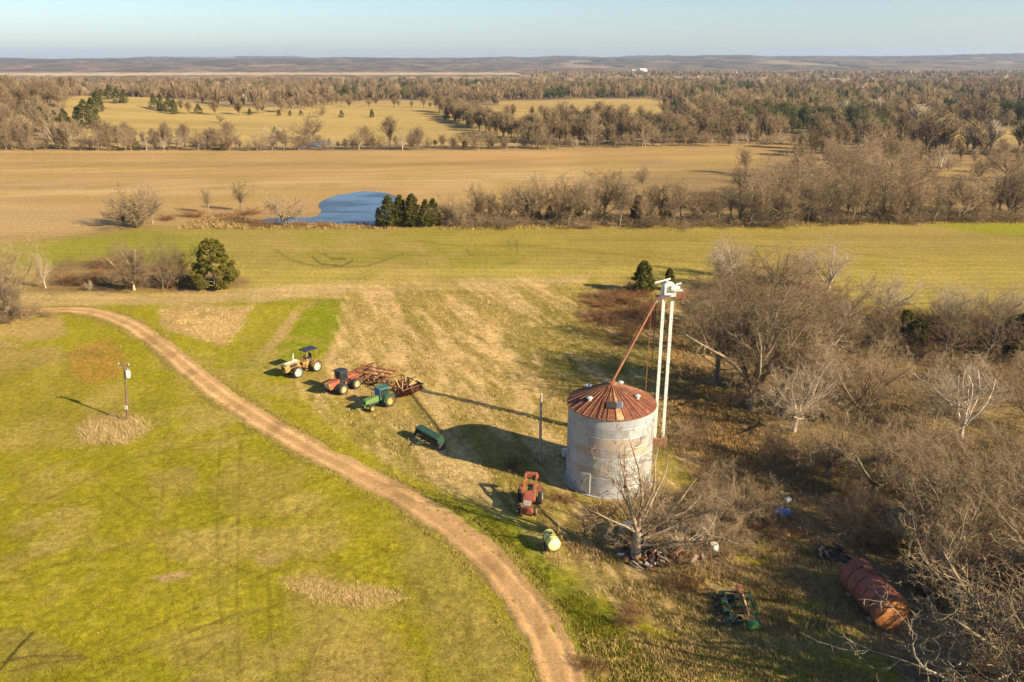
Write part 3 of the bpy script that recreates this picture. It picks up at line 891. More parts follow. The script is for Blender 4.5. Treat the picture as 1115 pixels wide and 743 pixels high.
# ------------------------------------------------------------------ planting
def scatter(poly, n, rnd, mind=0, taken=None):
    """n ground points inside a plotted outline, even over the GROUND, kept mind metres apart"""
    P = np.array([at(*p)[:2] for p in poly])
    lo, hi = P.min(0), P.max(0); out = []; pts = taken if taken is not None else []
    for _ in range(n * 60):
        x, y = rnd.uniform(lo[0], hi[0]), rnd.uniform(lo[1], hi[1])
        if not in_poly(x, y, P): continue
        if mind and any((x - a) ** 2 + (y - b) ** 2 < mind * mind for a, b in pts): continue
        pts.append((x, y)); out.append((x, y))
        if len(out) >= n: break
    return out
rp = random.Random(5)

# --- left side, one by one
tree_px(150, 247, 194, 'spread', 'tallest bare tree of the clump in the tan field left of the pond', near=False, wide=1.1)
tree_px(134, 246, 200, 'spread', 'bare tree at the left edge of the clump in the tan field', near=False)
tree_px(166, 243, 202, 'spread', 'low bare tree at the right edge of the clump in the tan field', near=False)
cedar_px(150, 248, 222, 'small dark cedar at the foot of the bare clump in the tan field', pool=V_CEDAR_MID, wide=.8)
tree_px(228, 232, 201, 'upright', 'thin faint bare tree standing left of the pond bank', near=False, wide=.8)
tree_px(262, 230, 196, 'upright', 'slender bare tree standing between the thin tree and the pond', near=False)
tree_px(310, 246, 196, 'spread', 'broad sunlit bare tree standing on the near bank of the pond', near=False, wide=1.25)
cedar_px(234, 313, 260, 'large dense round cedar standing alone by the tan track', pool=V_CEDAR_BIG, wide=1.1)
tree_px(146, 316, 256, 'paletrunk', 'white-trunked bare tree left of the large round cedar', wide=1.1)
tree_px(178, 314, 256, 'multi', 'many-stemmed bare tree right beside the large round cedar', wide=1.1)
tree_px(196, 312, 262, 'multi', 'smaller bare tree tucked between the many-stemmed tree and the cedar', wide=.8)
tree_px(50, 314, 264, 'pale', 'thin pale dead tree standing alone left of the white-trunked tree', wide=.45, name='dead_tree')
tree_px(8, 338, 252, 'spread', 'big bare tree at the left edge of the picture above the road', wide=1.1)
tree_px(-30, 332, 250, 'spread', 'bare tree cut by the left edge of the picture behind the big one')
tree_px(20, 346, 288, 'multi', 'low bushy bare tree at the bend of the road by the left edge', wide=1.1)
for k, (a, b) in enumerate([(-14, 352), (4, 350), (32, 344), (-30, 340)]):
    bush_px(a, b, 2.2, 'grey brush under the bare trees at the left edge of the picture', group='grey brush at the left edge', wide=1.3)
for (a, b) in scatter([(60, 296), (90, 288), (150, 292), (205, 296), (210, 314), (130, 316), (70, 316)], 15, rp, 1.6):
    bush(a, b, rp.uniform(1.0, 2.0), 'low russet brush under the trees left of the large round cedar', 'russet brush left of the cedar', V_BUSH_RED, 1.3)
for (a, b) in [(212, 236), (240, 236), (256, 240), (270, 234), (290, 246), (330, 246), (352, 247), (180, 240)]:
    bush_px(a, b, rp.uniform(1.0, 2.0), 'russet brush on the near bank of the pond', group='russet brush on the pond bank', pool=V_BUSH_RED, wide=1.5)
tree_px(98, 317, 304, 'pale', 'tiny white dead snag in the russet brush left of the cedar', wide=.9, name='dead_tree')

# --- cedars of the tree line right of the pond
for a, b, t, w, l in [(424, 247, 213, 1.1, 'tall dark cedar closest to the right end of the pond'), (436, 246, 212, .9, 'tall narrow cedar second from the pond'),
                      (449, 247, 211, 1.0, 'tall yellowish cedar third from the pond'), (464, 247, 217, .9, 'shorter cedar fourth from the pond'),
                      (472, 246, 216, .9, 'shorter cedar fifth from the pond beside the grey saplings'), (413, 247, 226, .8, 'small cedar overhanging the pond edge')]:
    cedar_px(a, b, t, l, wide=w * 1.08)
for a, b, t, l in [(575, 238, 208, 'dark cedar alone at the start of the long tree line'), (586, 243, 228, 'low blackish cedar at the foot of the tree line'), (598, 242, 224, 'low round cedar right of the blackish one'),
                   (630, 243, 216, 'dark cedar inside the tree line beyond the leg'), (694, 243, 212, 'greenish cedar among the bare trees beyond the leg'), (723, 243, 214, 'greenish cedar near the tallest bare trees of the tree line')]:
    cedar_px(a, b, t, l)
cedar_px(700, 318, 284, 'dark cedar behind the russet thicket left of the elevator leg', wide=1.3)
cedar_px(728, 316, 292, 'small dark cedar right behind the head of the elevator leg')
for (a, b) in scatter([(636, 322), (690, 312), (716, 330), (712, 356), (676, 378), (634, 350)], 26, rp, 1.5):
    bush(a, b, rp.uniform(.9, 1.9), 'russet thicket left of the elevator leg', 'russet thicket behind the bin', V_BUSH_RED, 1.4)

# --- the long tree line across the middle
n_bare = 0
for k in range(68):
    px = 432 + k * 10.4 + rp.uniform(-4, 4)
    if px > 1150: break
    base = 245 + rp.uniform(-5, 1.5) - (3 if px > 860 else 0) - max(0, (px - 980) * .03)
    if px < 480: hpx = rp.uniform(18, 30)
    elif px < 570: hpx = rp.uniform(30, 46)
    elif px < 820: hpx = rp.uniform(40, 62)
    else: hpx = rp.uniform(38, 64)
    kind = rp.choice(['upright', 'spread', 'upright', 'multi'])
    seg = 'between the pond cedars and the leg' if px < 640 else 'straight beyond the elevator leg' if px < 800 else 'beyond the wood on the right'
    tree_px(px, base, base - hpx, kind, 'grey bare tree in the long tree line ' + seg, 'bare trees of the tree line ' + seg, near=False, wide=rp.uniform(.75, 1.05))
for k in range(54):
    px = 476 + k * 13 + rp.uniform(-5, 5); base = 246 + rp.uniform(-3, 1) - (4 if px > 860 else 0) - max(0, (px - 980) * .03)
    if px > 1140: break
    bush_px(px, base, rp.uniform(2.0, 3.8), 'dark brush along the foot of the long tree line', group='brush along the tree line', wide=1.4)
tree_px(962, 234, 160, 'upright', 'tallest dark-trunked bare tree of the tree line at the far right', near=False)
tree_px(1022, 190, 155, 'pale', 'white sycamore far off in front of the small far field', near=False)
tree_px(1096, 198, 140, 'spread', 'big dark bare tree at the right edge far beyond the green field', near=False)
tree_px(812, 190, 155, 'upright', 'tall bare tree standing out where the tan field meets the wood', near=False)
tree_px(700, 203, 178, 'spread', 'bare tree alone in the tan field just behind the tree line', near=False)

# --- woods behind the tree line on the right
for (a, b) in scatter([(800, 214), (868, 196), (880, 180), (960, 176), (1130, 182), (1150, 226), (960, 234), (830, 236)], 52, rp, 4.5):
    put_tree(a, b, rp.uniform(8, 13.5) * (.55 if proj(a, b, 0)[0] > 1000 else 1), rp.choice(['spread', 'upright', 'spread', 'multi']), 'bare tree in the wood behind the tree line at the right',
             'bare trees behind the tree line at the right', False)
# --- hedgerow along the far side of the tan field
for k in range(76):
    px = -6 + k * 11.6 + rp.uniform(-5, 5)
    if px > 870: break
    base = 164.5 - max(0, px - 430) * .013 + rp.uniform(-2.5, .3)
    hp = rp.uniform(16, 33) if px < 250 else rp.uniform(12, 32) if px < 600 else rp.uniform(12, 22)
    side = 'left' if px < 280 else 'middle' if px < 560 else 'right'
    tree_px(px, base, base - hp, rp.choice(['spread', 'upright', 'spread', 'multi', 'pale']), f'bare tree in the hedgerow along the far edge of the tan field, {side} part',
            f'hedgerow trees beyond the tan field, {side} part', False, rp.uniform(.8, 1.25))
for a, b, t, l in [(146, 163, 147, 'dark green cedar in the hedgerow at the left'), (300, 150, 138, 'dark round tree alone in the yellow far field'), (405, 128, 119, 'dark round cedar alone at the right of the yellow far field'),
                   (486, 130, 117, 'dark cedar at the tip of the wood in the yellow far field'), (498, 133, 122, 'dark cedar second from the tip of that wood'), (510, 136, 127, 'dark cedar third from the tip of that wood')]:
    cedar_px(a, b, t, l, pool=V_CEDAR_MID, wide=1.4)
for k, (a, b, t) in enumerate([(92, 124, 108), (100, 121, 106), (106, 117, 100), (112, 113, 97), (120, 110, 92), (128, 111, 95), (136, 112, 97), (168, 117, 102), (176, 118, 104), (184, 119, 105), (190, 121, 108), (84, 128, 116), (60, 134, 120), (70, 131, 118), (44, 128, 116)]):
    cedar_px(a, b, t, 'dark cedar along the wooded slope above the far yellow field', group='cedars on the far wooded slope', pool=V_CEDAR_MID, wide=1.2)
for a, b, t in [(216, 122, 113), (272, 125, 118), (304, 126, 119), (316, 126, 120), (328, 126, 120), (372, 128, 120), (196, 150, 140)]:
    cedar_px(a, b, t, 'small dark tree dotted along the top of the far yellow field', group='small dark trees along the far yellow field', pool=V_CEDAR_MID, wide=1.5)
for a, b, t in [(332, 152, 118), (342, 152, 122), (240, 134, 121), (352, 128, 112)]:
    tree_px(a, b, t, 'spread', 'bare tree standing in the far yellow field', 'bare trees in the far yellow field', False, 1.1)
tree_px(1108, 110, 99, 'spread', 'rust-leaved oak at the far right beside a distant field', None, False, 1.2)

# --- the wood at the right, near the camera
taken = []
def wood(px, py, ty, kind, label, wide=1.0, **k):
    x, y, _ = at(px, py); taken.append((x, y)); return put_tree(x, y, height_for(px, py, ty), kind, label, None, True, wide, **k)
wood(818, 446, 274, 'spread', 'tallest bare tree of the near wood, just right of the elevator leg', .95)
wood(852, 430, 300, 'spread', 'broad bare tree right behind the tallest tree of the near wood')
wood(778, 420, 290, 'upright', 'upright bare tree at the near wood edge beside the elevator leg')
wood(768, 384, 276, 'multi', 'bushy bare tree behind the leg at the back corner of the near wood')
wood(812, 372, 268, 'spread', 'bare tree at the back of the near wood against the green field', .9)
wood(905, 392, 296, 'spread', 'fan-shaped bare tree at the back of the near wood, right of the tallest')
wood(880, 450, 340, 'multi', 'many-stemmed bare tree in the middle of the near wood')
wood(864, 470, 372, 'pale', 'pale bare tree with a long level limb in front of the middle of the wood', 1.0)
wood(934, 462, 360, 'spread', 'bare tree in the middle of the wood left of the white sycamore')
wood(950, 545, 436, 'spread', 'dark-trunked bare tree below the white sycamore', 1.15)
wood(1022, 625, 468, 'multi', 'large many-limbed bare tree above the rusty tank', 1.2)
wood(1062, 612, 470, 'multi', 'large many-limbed bare tree beside the one above the rusty tank', 1.2)
wood(1100, 590, 480, 'spread', 'bare tree at the right edge above the pale gnarled trees', 1.1)
wood(1036, 392, 318, 'spread', 'bare tree rising from the dark thicket behind the sycamore', 1.1)
wood(1088, 388, 318, 'spread', 'bare tree at the right end of the dark thicket', 1.1)
wood(960, 380, 318, 'multi', 'small bare tree at the left end of the dark thicket')
wood(1120, 470, 380, 'multi', 'bare tree cut by the right edge beside the sycamore')
wood(990, 596, 524, 'gnarled', 'low pale sprawling tree just above the rusty tank', 1.2)
wood(1122, 700, 590, 'gnarled', 'pale gnarled tree nearest the lower right corner', 1.25)
wood(1078, 782, 640, 'gnarled', 'pale gnarled tree cut by the bottom edge right of the rusty tank', 1.35)
wood(1150, 650, 540, 'gnarled', 'pale gnarled tree cut by the right edge of the picture', 1.2)
wood(1052, 720, 620, 'gnarled', 'low gnarled pale tree just right of the near end of the rusty tank', 1.0)
wood(1100, 745, 560, 'heavy', 'large bare tree filling the lower right corner', 1.2)
wood(1150, 790, 540, 'heavy', 'heavy-limbed bare tree just beyond the lower right corner', 1.1)
wood(900, 520, 440, 'spread', 'wide bare tree left of the dark-trunked tree in the wood', 1.1)
wood(1002, 545, 440, 'multi', 'bushy bare tree right of the dark-trunked tree in the wood', 1.1)
wood(1078, 545, 440, 'multi', 'bushy bare tree under the white sycamore toward the right edge', 1.15)
wood(925, 590, 520, 'multi', 'low bushy bare tree above the dumped tyres', 1.1)
wood(1040, 668, 560, 'spread', 'bare tree right beside the rusty tank', 1.0)
wood(1088, 676, 560, 'multi', 'bushy bare tree between the rusty tank and the right edge', 1.1)
wood(1128, 560, 450, 'spread', 'bare tree half cut by the right edge level with the grain bin', 1.1)
wood(846, 505, 452, 'multi', 'small bushy bare tree above the blue barrel', 1.1)
for (wx, wy, hh, ll) in [(27.5, 30.5, 12.0, 'thick-limbed tree leaning in from the right edge at the bottom'), (33.0, 36.0, 12.5, 'thick-limbed tree just beyond the right edge beside the gnarled trees')]:
    taken.append((wx, wy)); put_tree(wx, wy, hh, 'limby', ll, None, True, 1.0)
wood(742, 604, 548, 'gnarled', 'grey scraggly tree right of the dead tree by the junk heap', 1.1)
wood(776, 590, 530, 'gnarled', 'grey scraggly tree at the right end of the junk heap', 1.1)
wood(806, 572, 508, 'spread', 'low spreading bare tree between the dead tree and the blue barrel', 1.1)
# white sycamore
V_SYC = [tree_variant('sycamore', tree_skel(409, .18, 8, (10, 48), .62, .20, {'gnarl': [.05, .2, .24, .26, .3, .3], 'kids': [0, 1.3, 1.2, .9, .6], 'rmin': .013}), M['bark_white'], M['twig_pale'])]
x, y, _ = at(1046, 478); taken.append((x, y))
put_tree(x, y, height_for(1046, 478, 372), None, 'white-barked bare sycamore shining in the wood at the right', None, pool=V_SYC, name='sycamore_tree', wide=1.1)
for (a, b) in scatter(WOOD_R[:-6] + [(1115, 560), (1000, 560), (880, 540), (815, 480), (770, 450)], 34, rp, 4.2, taken):
    h = rp.uniform(5, 9)
    px, py = proj(a, b, 0)
    where = 'behind the elevator leg' if px < 800 else 'in the middle of the near wood' if py > 400 and px < 1000 else 'along the back of the near wood' if py <= 400 else 'around the white sycamore'
    put_tree(a, b, h, rp.choice(['multi', 'spread', 'upright', 'pale']), 'smaller bare tree ' + where, 'smaller bare trees ' + where, True)
for (a, b) in scatter([(760, 340), (880, 320), (960, 350), (1115, 352), (1200, 400), (1150, 560), (960, 560), (860, 520), (790, 460)], 50, rp, 2.2):
    px, py = proj(a, b, 0)
    bush(a, b, rp.uniform(1.0, 2.5), 'grey brush filling the floor of the near wood', 'grey brush in the near wood', wide=1.35)
for (a, b) in scatter([(955, 352), (1010, 348), (1115, 350), (1180, 356), (1150, 384), (1040, 384), (965, 370)], 20, rp, 1.6):
    bush(a, b, rp.uniform(1.6, 2.6), 'dark thicket at the back of the wood against the green field', 'dark thicket at the back of the wood', V_BUSH_RED, 1.5)
for a, b, t, l in [(1108, 386, 340, 'dark cedar in the thicket at the right edge'), (1096, 378, 346, 'small dark cedar beside the one at the right edge'), (984, 366, 338, 'dark evergreen at the left end of the back thicket'), (1000, 374, 346, 'low dark evergreen in the back thicket'),
                   (884, 458, 446, 'little dark green cedar in the middle of the near wood')]:
    cedar_px(a, b, t, l, wide=1.5)
for (a, b) in scatter([(880, 540), (950, 560), (1000, 560), (1115, 560), (1160, 800), (1010, 800), (1030, 690), (1010, 640), (960, 590)], 28, rp, 1.8):
    px, py = proj(a, b, 0)
    bush(a, b, rp.uniform(.8, 2.0), 'grey brush among the pale trees right of the rusty tank', 'grey brush right of the rusty tank', wide=1.3)
for (a, b) in scatter([(705, 560), (760, 535), (830, 540), (850, 560), (800, 600), (735, 610)], 22, rp, 1.3):
    bush(a, b, rp.uniform(.8, 1.7), 'grey brush right of the dead tree by the bin', 'grey brush by the dead tree', wide=1.3)
for (a, b) in scatter([(735, 470), (760, 470), (830, 540), (880, 570), (850, 575), (790, 535), (745, 500)], 18, rp, 1.5):
    bush(a, b, rp.uniform(.7, 1.6), 'thin brush along the shaded edge of the near wood', 'thin brush along the wood edge', wide=1.3)

# --- the dead tree in front of the bin: each limb laid out
def dead_tree():
    x0, y0, _ = at(692, 608)
    g = Grow(78); P = {**BASE, 'gnarl': [.05, .13, .18, .22, .26, .3], 'kids': [0, 1.0, 1.05, .9, .6], 'rmin': .014, 'tip': .22, 'up': [0, .05, .05, .04, .04, .03], 'len': (.38, .6), 'ang': (22, 50)}
    p = (0, 0, -.1); d = (.0, 0, 1)
    pts = [(0, 0, -.1), (.02, 0, .8), (-.02, .02, 1.6), (.02, 0, 2.3)]
    for i in range(3): g.seg.append((pts[i], pts[i + 1], [.42, .33, .30][i], [.33, .30, .30][i], 0))
    f = pts[3]
    for dx, dy, dz, L, r in [(-.55, .1, 1, 7.0, .13), (-.28, -.15, 1, 7.6, .14), (.05, .2, 1, 7.9, .15), (.22, -.1, 1, 7.6, .13), (.50, .25, 1, 6.8, .12), (-.8, -.2, .62, 4.8, .10), (-.42, .3, 1, 6.8, .11)]:
        g.branch(f, _nrm((dx, dy, dz)), L, r, 1, P)
    P2 = {**P, 'up': [0, .015, .02, .03, .03, .03], 'kids': [0, 1.5, 1.5, 1.1, .7]}
    for dx, dy, dz, L, r, z in [(1, .2, .42, 6.8, .13, 1.5), (1, -.35, .30, 6.8, .12, 1.2), (.8, .9, .35, 6.4, .11, 1.7), (1, .55, .25, 7.4, .12, 1.4), (.9, .3, .6, 6.4, .10, 1.9), (-1, .4, .3, 3.0, .09, 1.4)]:
        g.branch((0, 0, z), _nrm((dx, dy, dz)), L, r, 1, P2)
    z = max(q[1][2] for q in g.seg)
    tm, cm = tree_variant('dead_tree', g.seg, M['bark'], M['twig'], height=height_for(692, 608, 458))
    t = thing('dead_tree', 'big pale dead tree with wide low limbs in front of the grain bin', 'tree', (x0, y0, float(hgt(x0, y0))))
    link('trunk', tm, t); link('crown', cm, t)
dead_tree()

# --- far woods: one mass
def far_woods():
    rng = np.random.default_rng(12)
    var = []
    for i in range(7):
        r = random.Random(500 + i); segs = []
        segs.append(((0, 0, -.3), (0, 0, 3.5), .30, .22, 0))
        for j in range(64):
            a = r.uniform(0, 2 * PI); z0 = r.uniform(1.2, 4.5)
            el = math.radians(r.uniform(8, 88)); R = r.uniform(3.2, 4.8) * (1 if i % 2 else .8)
            e = (R * math.cos(el) * math.cos(a), R * math.cos(el) * math.sin(a), 4.6 + 5.2 * math.sin(el) * r.uniform(.75, 1.05))
            m = (e[0] * .5 + r.gauss(0, .5), e[1] * .5 + r.gauss(0, .5), z0 + (e[2] - z0) * .45 + r.gauss(0, .4))
            w = r.uniform(.06, .13)
            segs.append(((0, 0, z0), m, w, w * .9, 1)); segs.append((m, e, w * .9, w * .4, 1))
            for q in range(3):
                b = tuple(m[k] + (e[k] - m[k]) * r.uniform(.0, .8) for k in range(3))
                segs.append((b, (b[0] + r.gauss(0, 1.0), b[1] + r.gauss(0, 1.0), b[2] + r.uniform(.2, 1.6)),   .075, .04, 1))
        var.append(segs)
    small = []
    for i in range(5):
        r = random.Random(600 + i); segs = []
        for j in range(54):
            a = r.uniform(0, 2 * PI); el = math.radians(r.uniform(0, 88)); R = r.uniform(3, 4.6)
            e = (R * math.cos(el) * math.cos(a), R * math.cos(el) * math.sin(a), 4.0 + 6.0 * math.sin(el) * r.uniform(.7, 1.05)); z0 = r.uniform(.5, 4)
            segs.append(((e[0] * .15, e[1] * .15, z0), e, .19, .12, 1))
        small.append(segs)
    tiny = []
    for i in range(4):
        r = random.Random(700 + i); segs = []
        for j in range(15):
            a = r.uniform(0, 2 * PI); el = math.radians(r.uniform(0, 88)); R = r.uniform(3, 5)
            e = (R * math.cos(el) * math.cos(a), R * math.cos(el) * math.sin(a), 3.5 + 6.0 * math.sin(el) * r.uniform(.7, 1.05))
            segs.append(((e[0] * .15, e[1] * .15, r.uniform(.5, 4)), e, .6, .4, 1))
        tiny.append(segs)
    tm_ = [seg_mesh(s, 3) for s in tiny]
    vm = [seg_mesh(s, 3) for s in var]; sm = [seg_mesh(s, 3) for s in small]
    field = [z[0] for z in ZONES if z[1] in (FARY, TAN, TAN2, (.42, .33, .22))]
    field.append([(1015, 140), (1200, 139), (1200, 163), (1030, 163)])
    V = []; Fs = []; C = []; base = 0
    def cell(ymin, ymax, sp, arr, hh):
        nonlocal base
        ny = int((ymax - ymin) / sp)
        for j in range(ny):
            yy = ymin + j * sp
            w = .86 * (yy + 16) + 30
            xs = np.arange(-w, w, sp)
            xs = xs + rng.uniform(-.48, .48, len(xs)) * sp; ys = yy + rng.uniform(-.48, .48, len(xs)) * sp
            px, py = proj(xs, ys, 0 * xs)
            ok = np.ones(len(xs), bool)
            for poly in field:
                ok &= sd_poly(px, py, poly) > .6
            ok &= ~((py > 160) & (px < 870))
            ok &= ~((py > 176)) & ~((ymin > 1300) & (px < 580))
            ok &= fbm(xs / 60, ys / 60, 3, 3) > .36
            # hedgerow strips through the far yellow field
            for x, y in zip(xs[ok], ys[ok]):
                v, f = arr[rng.integers(len(arr))]
                k = hh * (.5 + .85 * rng.random() ** 1.2) / 10; a = rng.uniform(0, 2 * PI); c, s = math.cos(a), math.sin(a)
                P = np.empty_like(v); P[:, 0] = (v[:, 0] * c - v[:, 1] * s) * k + x; P[:, 1] = (v[:, 0] * s + v[:, 1] * c) * k + y; P[:, 2] = v[:, 2] * k + float(hgt(x, y))
                V.append(P); Fs.append(f + base); base += len(v)
                t = rng.random(); cc = np.array((.165, .12, .07)) * (1 - t) + np.array((.23, .175, .105)) * t
                if fbm(x / 45, y / 70, 57, 3) > .66: cc = np.array((.075, .08, .03))
                elif rng.random() < .02: cc = np.array((.40, .34, .26))
                C.append(np.repeat(cc[None] * rng.uniform(.8, 1.2), len(v), 0))
    cell(296, 520, 8.0, vm, 11)
    cell(520, 900, 9.5, sm, 10.5)
    cell(900, 1330, 12.5, sm, 9.5)
    cell(1330, 2500, 21.0, tm_, 10.5)
    # hedgerows running across the far fields: plotted lines
    def row(line, sp, hmin, hmax, arr):
        nonlocal base
        L = world_line(line, sp)
        for x, y in L:
            x += rng.normal() * 3; y += rng.normal() * 4
            v, f = arr[rng.integers(len(arr))]; k = rng.uniform(hmin, hmax) / 10; a = rng.uniform(0, 6.28); c, s = math.cos(a), math.sin(a)
            P = np.empty_like(v); P[:, 0] = (v[:, 0] * c - v[:, 1] * s) * k + x; P[:, 1] = (v[:, 0] * s + v[:, 1] * c) * k + y; P[:, 2] = v[:, 2] * k + float(hgt(x, y))
            V.append(P); Fs.append(f + base); base += len(v)
            t = rng.random(); cc = np.array((.16, .115, .065)) * (1 - t) + np.array((.23, .175, .10)) * t
            C.append(np.repeat(cc[None], len(v), 0))
    row([(380, 117), (440, 117), (520, 121)], 7, 5, 9, vm)
    row([(545, 129.5), (640, 129), (740, 129)], 5, 5, 9, vm)
    row([(480, 122), (520, 140), (560, 152), (620, 158), (800, 156)], 4.5, 7, 12, vm)
    row([(500, 128), (540, 146), (600, 154)], 5, 8, 12, vm)
    row([(190, 119), (250, 125), (330, 120), (400, 108)], 7, 6, 10, vm)
    row([(0, 158), (60, 160), (150, 161), (250, 161)], 5, 6, 11, vm)
    row([(1000, 166), (1060, 167), (1180, 167)], 3.5, 3, 6, vm)
    row([(980, 174), (1060, 175), (1180, 175)], 3, 3, 6.5, vm)
    row([(-20, 152), (60, 152), (110, 156), (240, 158)], 5, 6, 10, vm)
    row([(250, 161), (440, 161), (560, 159.5), (800, 156.5)], 4, 2.5, 5.5, vm)
    row([(-20, 163), (60, 163), (250, 162.5)], 4, 2.5, 6, vm)
    V = np.concatenate(V); Fs = np.concatenate(Fs); C = np.concatenate(C)
    m = attr_mat('far_twigs', .95, .25, .15, .05)
    o = link('far_woodland', mesh_np('far_woodland', V, Fs, None, m, C))
    tag(o, 'bare grey-brown woods filling the plain beyond the fields', 'woodland', kind='stuff')
    print('far woods quads', len(Fs))
far_woods()

def far_canopy():
    """treetops of the forest that runs on to the hills, seen as one rough brown roof"""
    rows = []; py = at0(557, 100)[1]
    yy = 1100.0
    while yy < 11000: rows.append(yy); yy *= 1.0062 if yy < 3500 else 1.012
    rows = np.array(rows); ncol = 1200
    u = np.linspace(-1.2, 1.2, ncol)
    Y = np.repeat(rows[:, None], ncol, 1); X = u[None] * (Y + 16)
    px, py = proj(X, Y, 0 * X)
    keep = np.full(X.shape, 5.0)
    for z in ZONES:
        if z[1] in (FARY, TAN, (.42, .33, .22)):
            keep = np.minimum(keep, sd_poly(px.ravel(), py.ravel(), z[0]).reshape(X.shape))
    edge = sstep(.0, .5, keep)
    clear = sstep(.62, .66, fbm(X / 330 + 7, Y / 600, 95, 3)) * sstep(2600, 3600, Y)
    edge = edge * (1 - clear)
    sc = 17.0
    fw = sstep(1800, 3600, Y)
    n = (1 - fw) * vnoise(X / 15., Y / 22., 31) + fw * vnoise(X / 34., Y / 60., 37)
    amp = 1 - .75 * sstep(1600, 4200, Y)
    Z = hgt(X, Y) - 2 + edge * sstep(1100, 1350, Y) * (5 + 5.0 * n + 4 * (fbm(X / 150, Y / 250, 61, 3) - .5)) * (1 - .5 * sstep(1500, 2200, Y) * (1 - sstep(2600, 3400, Y)))
    n2 = fbm(X / 90, Y / 160, 41, 4); n3 = fbm(X / 500, Y / 700, 47, 3)
    c = np.empty(X.shape + (3,)); c[:] = (.145, .108, .073)
    c *= (1 + 1.3 * (n2 - .5) + .7 * (n3 - .5) + .9 * (n - .5))[..., None]
    haze_tint = sstep(2300, 5000, Y)[..., None]  # aerial haze put into the canopy colour: bluer and darker with distance
    c = c * (1 - haze_tint) + c * np.array((.62, .66, .78)) * haze_tint
    eg = sstep(.60, .70, fbm(X / 45, Y / 110, 53, 3)) * .65
    c = c * (1 - eg[..., None]) + np.array((.05, .055, .025)) * eg[..., None]
    i = np.arange(X.size).reshape(X.shape)
    Fq = np.stack([i[:-1, :-1], i[:-1, 1:], i[1:, 1:], i[1:, :-1]], -1).reshape(-1, 4)
    m = attr_mat('far_canopy', .95, .3, .05, .05)
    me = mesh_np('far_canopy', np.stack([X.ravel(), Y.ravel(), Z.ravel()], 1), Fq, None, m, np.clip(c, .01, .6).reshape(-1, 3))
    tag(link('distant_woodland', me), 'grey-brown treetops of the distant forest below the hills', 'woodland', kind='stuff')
far_canopy()
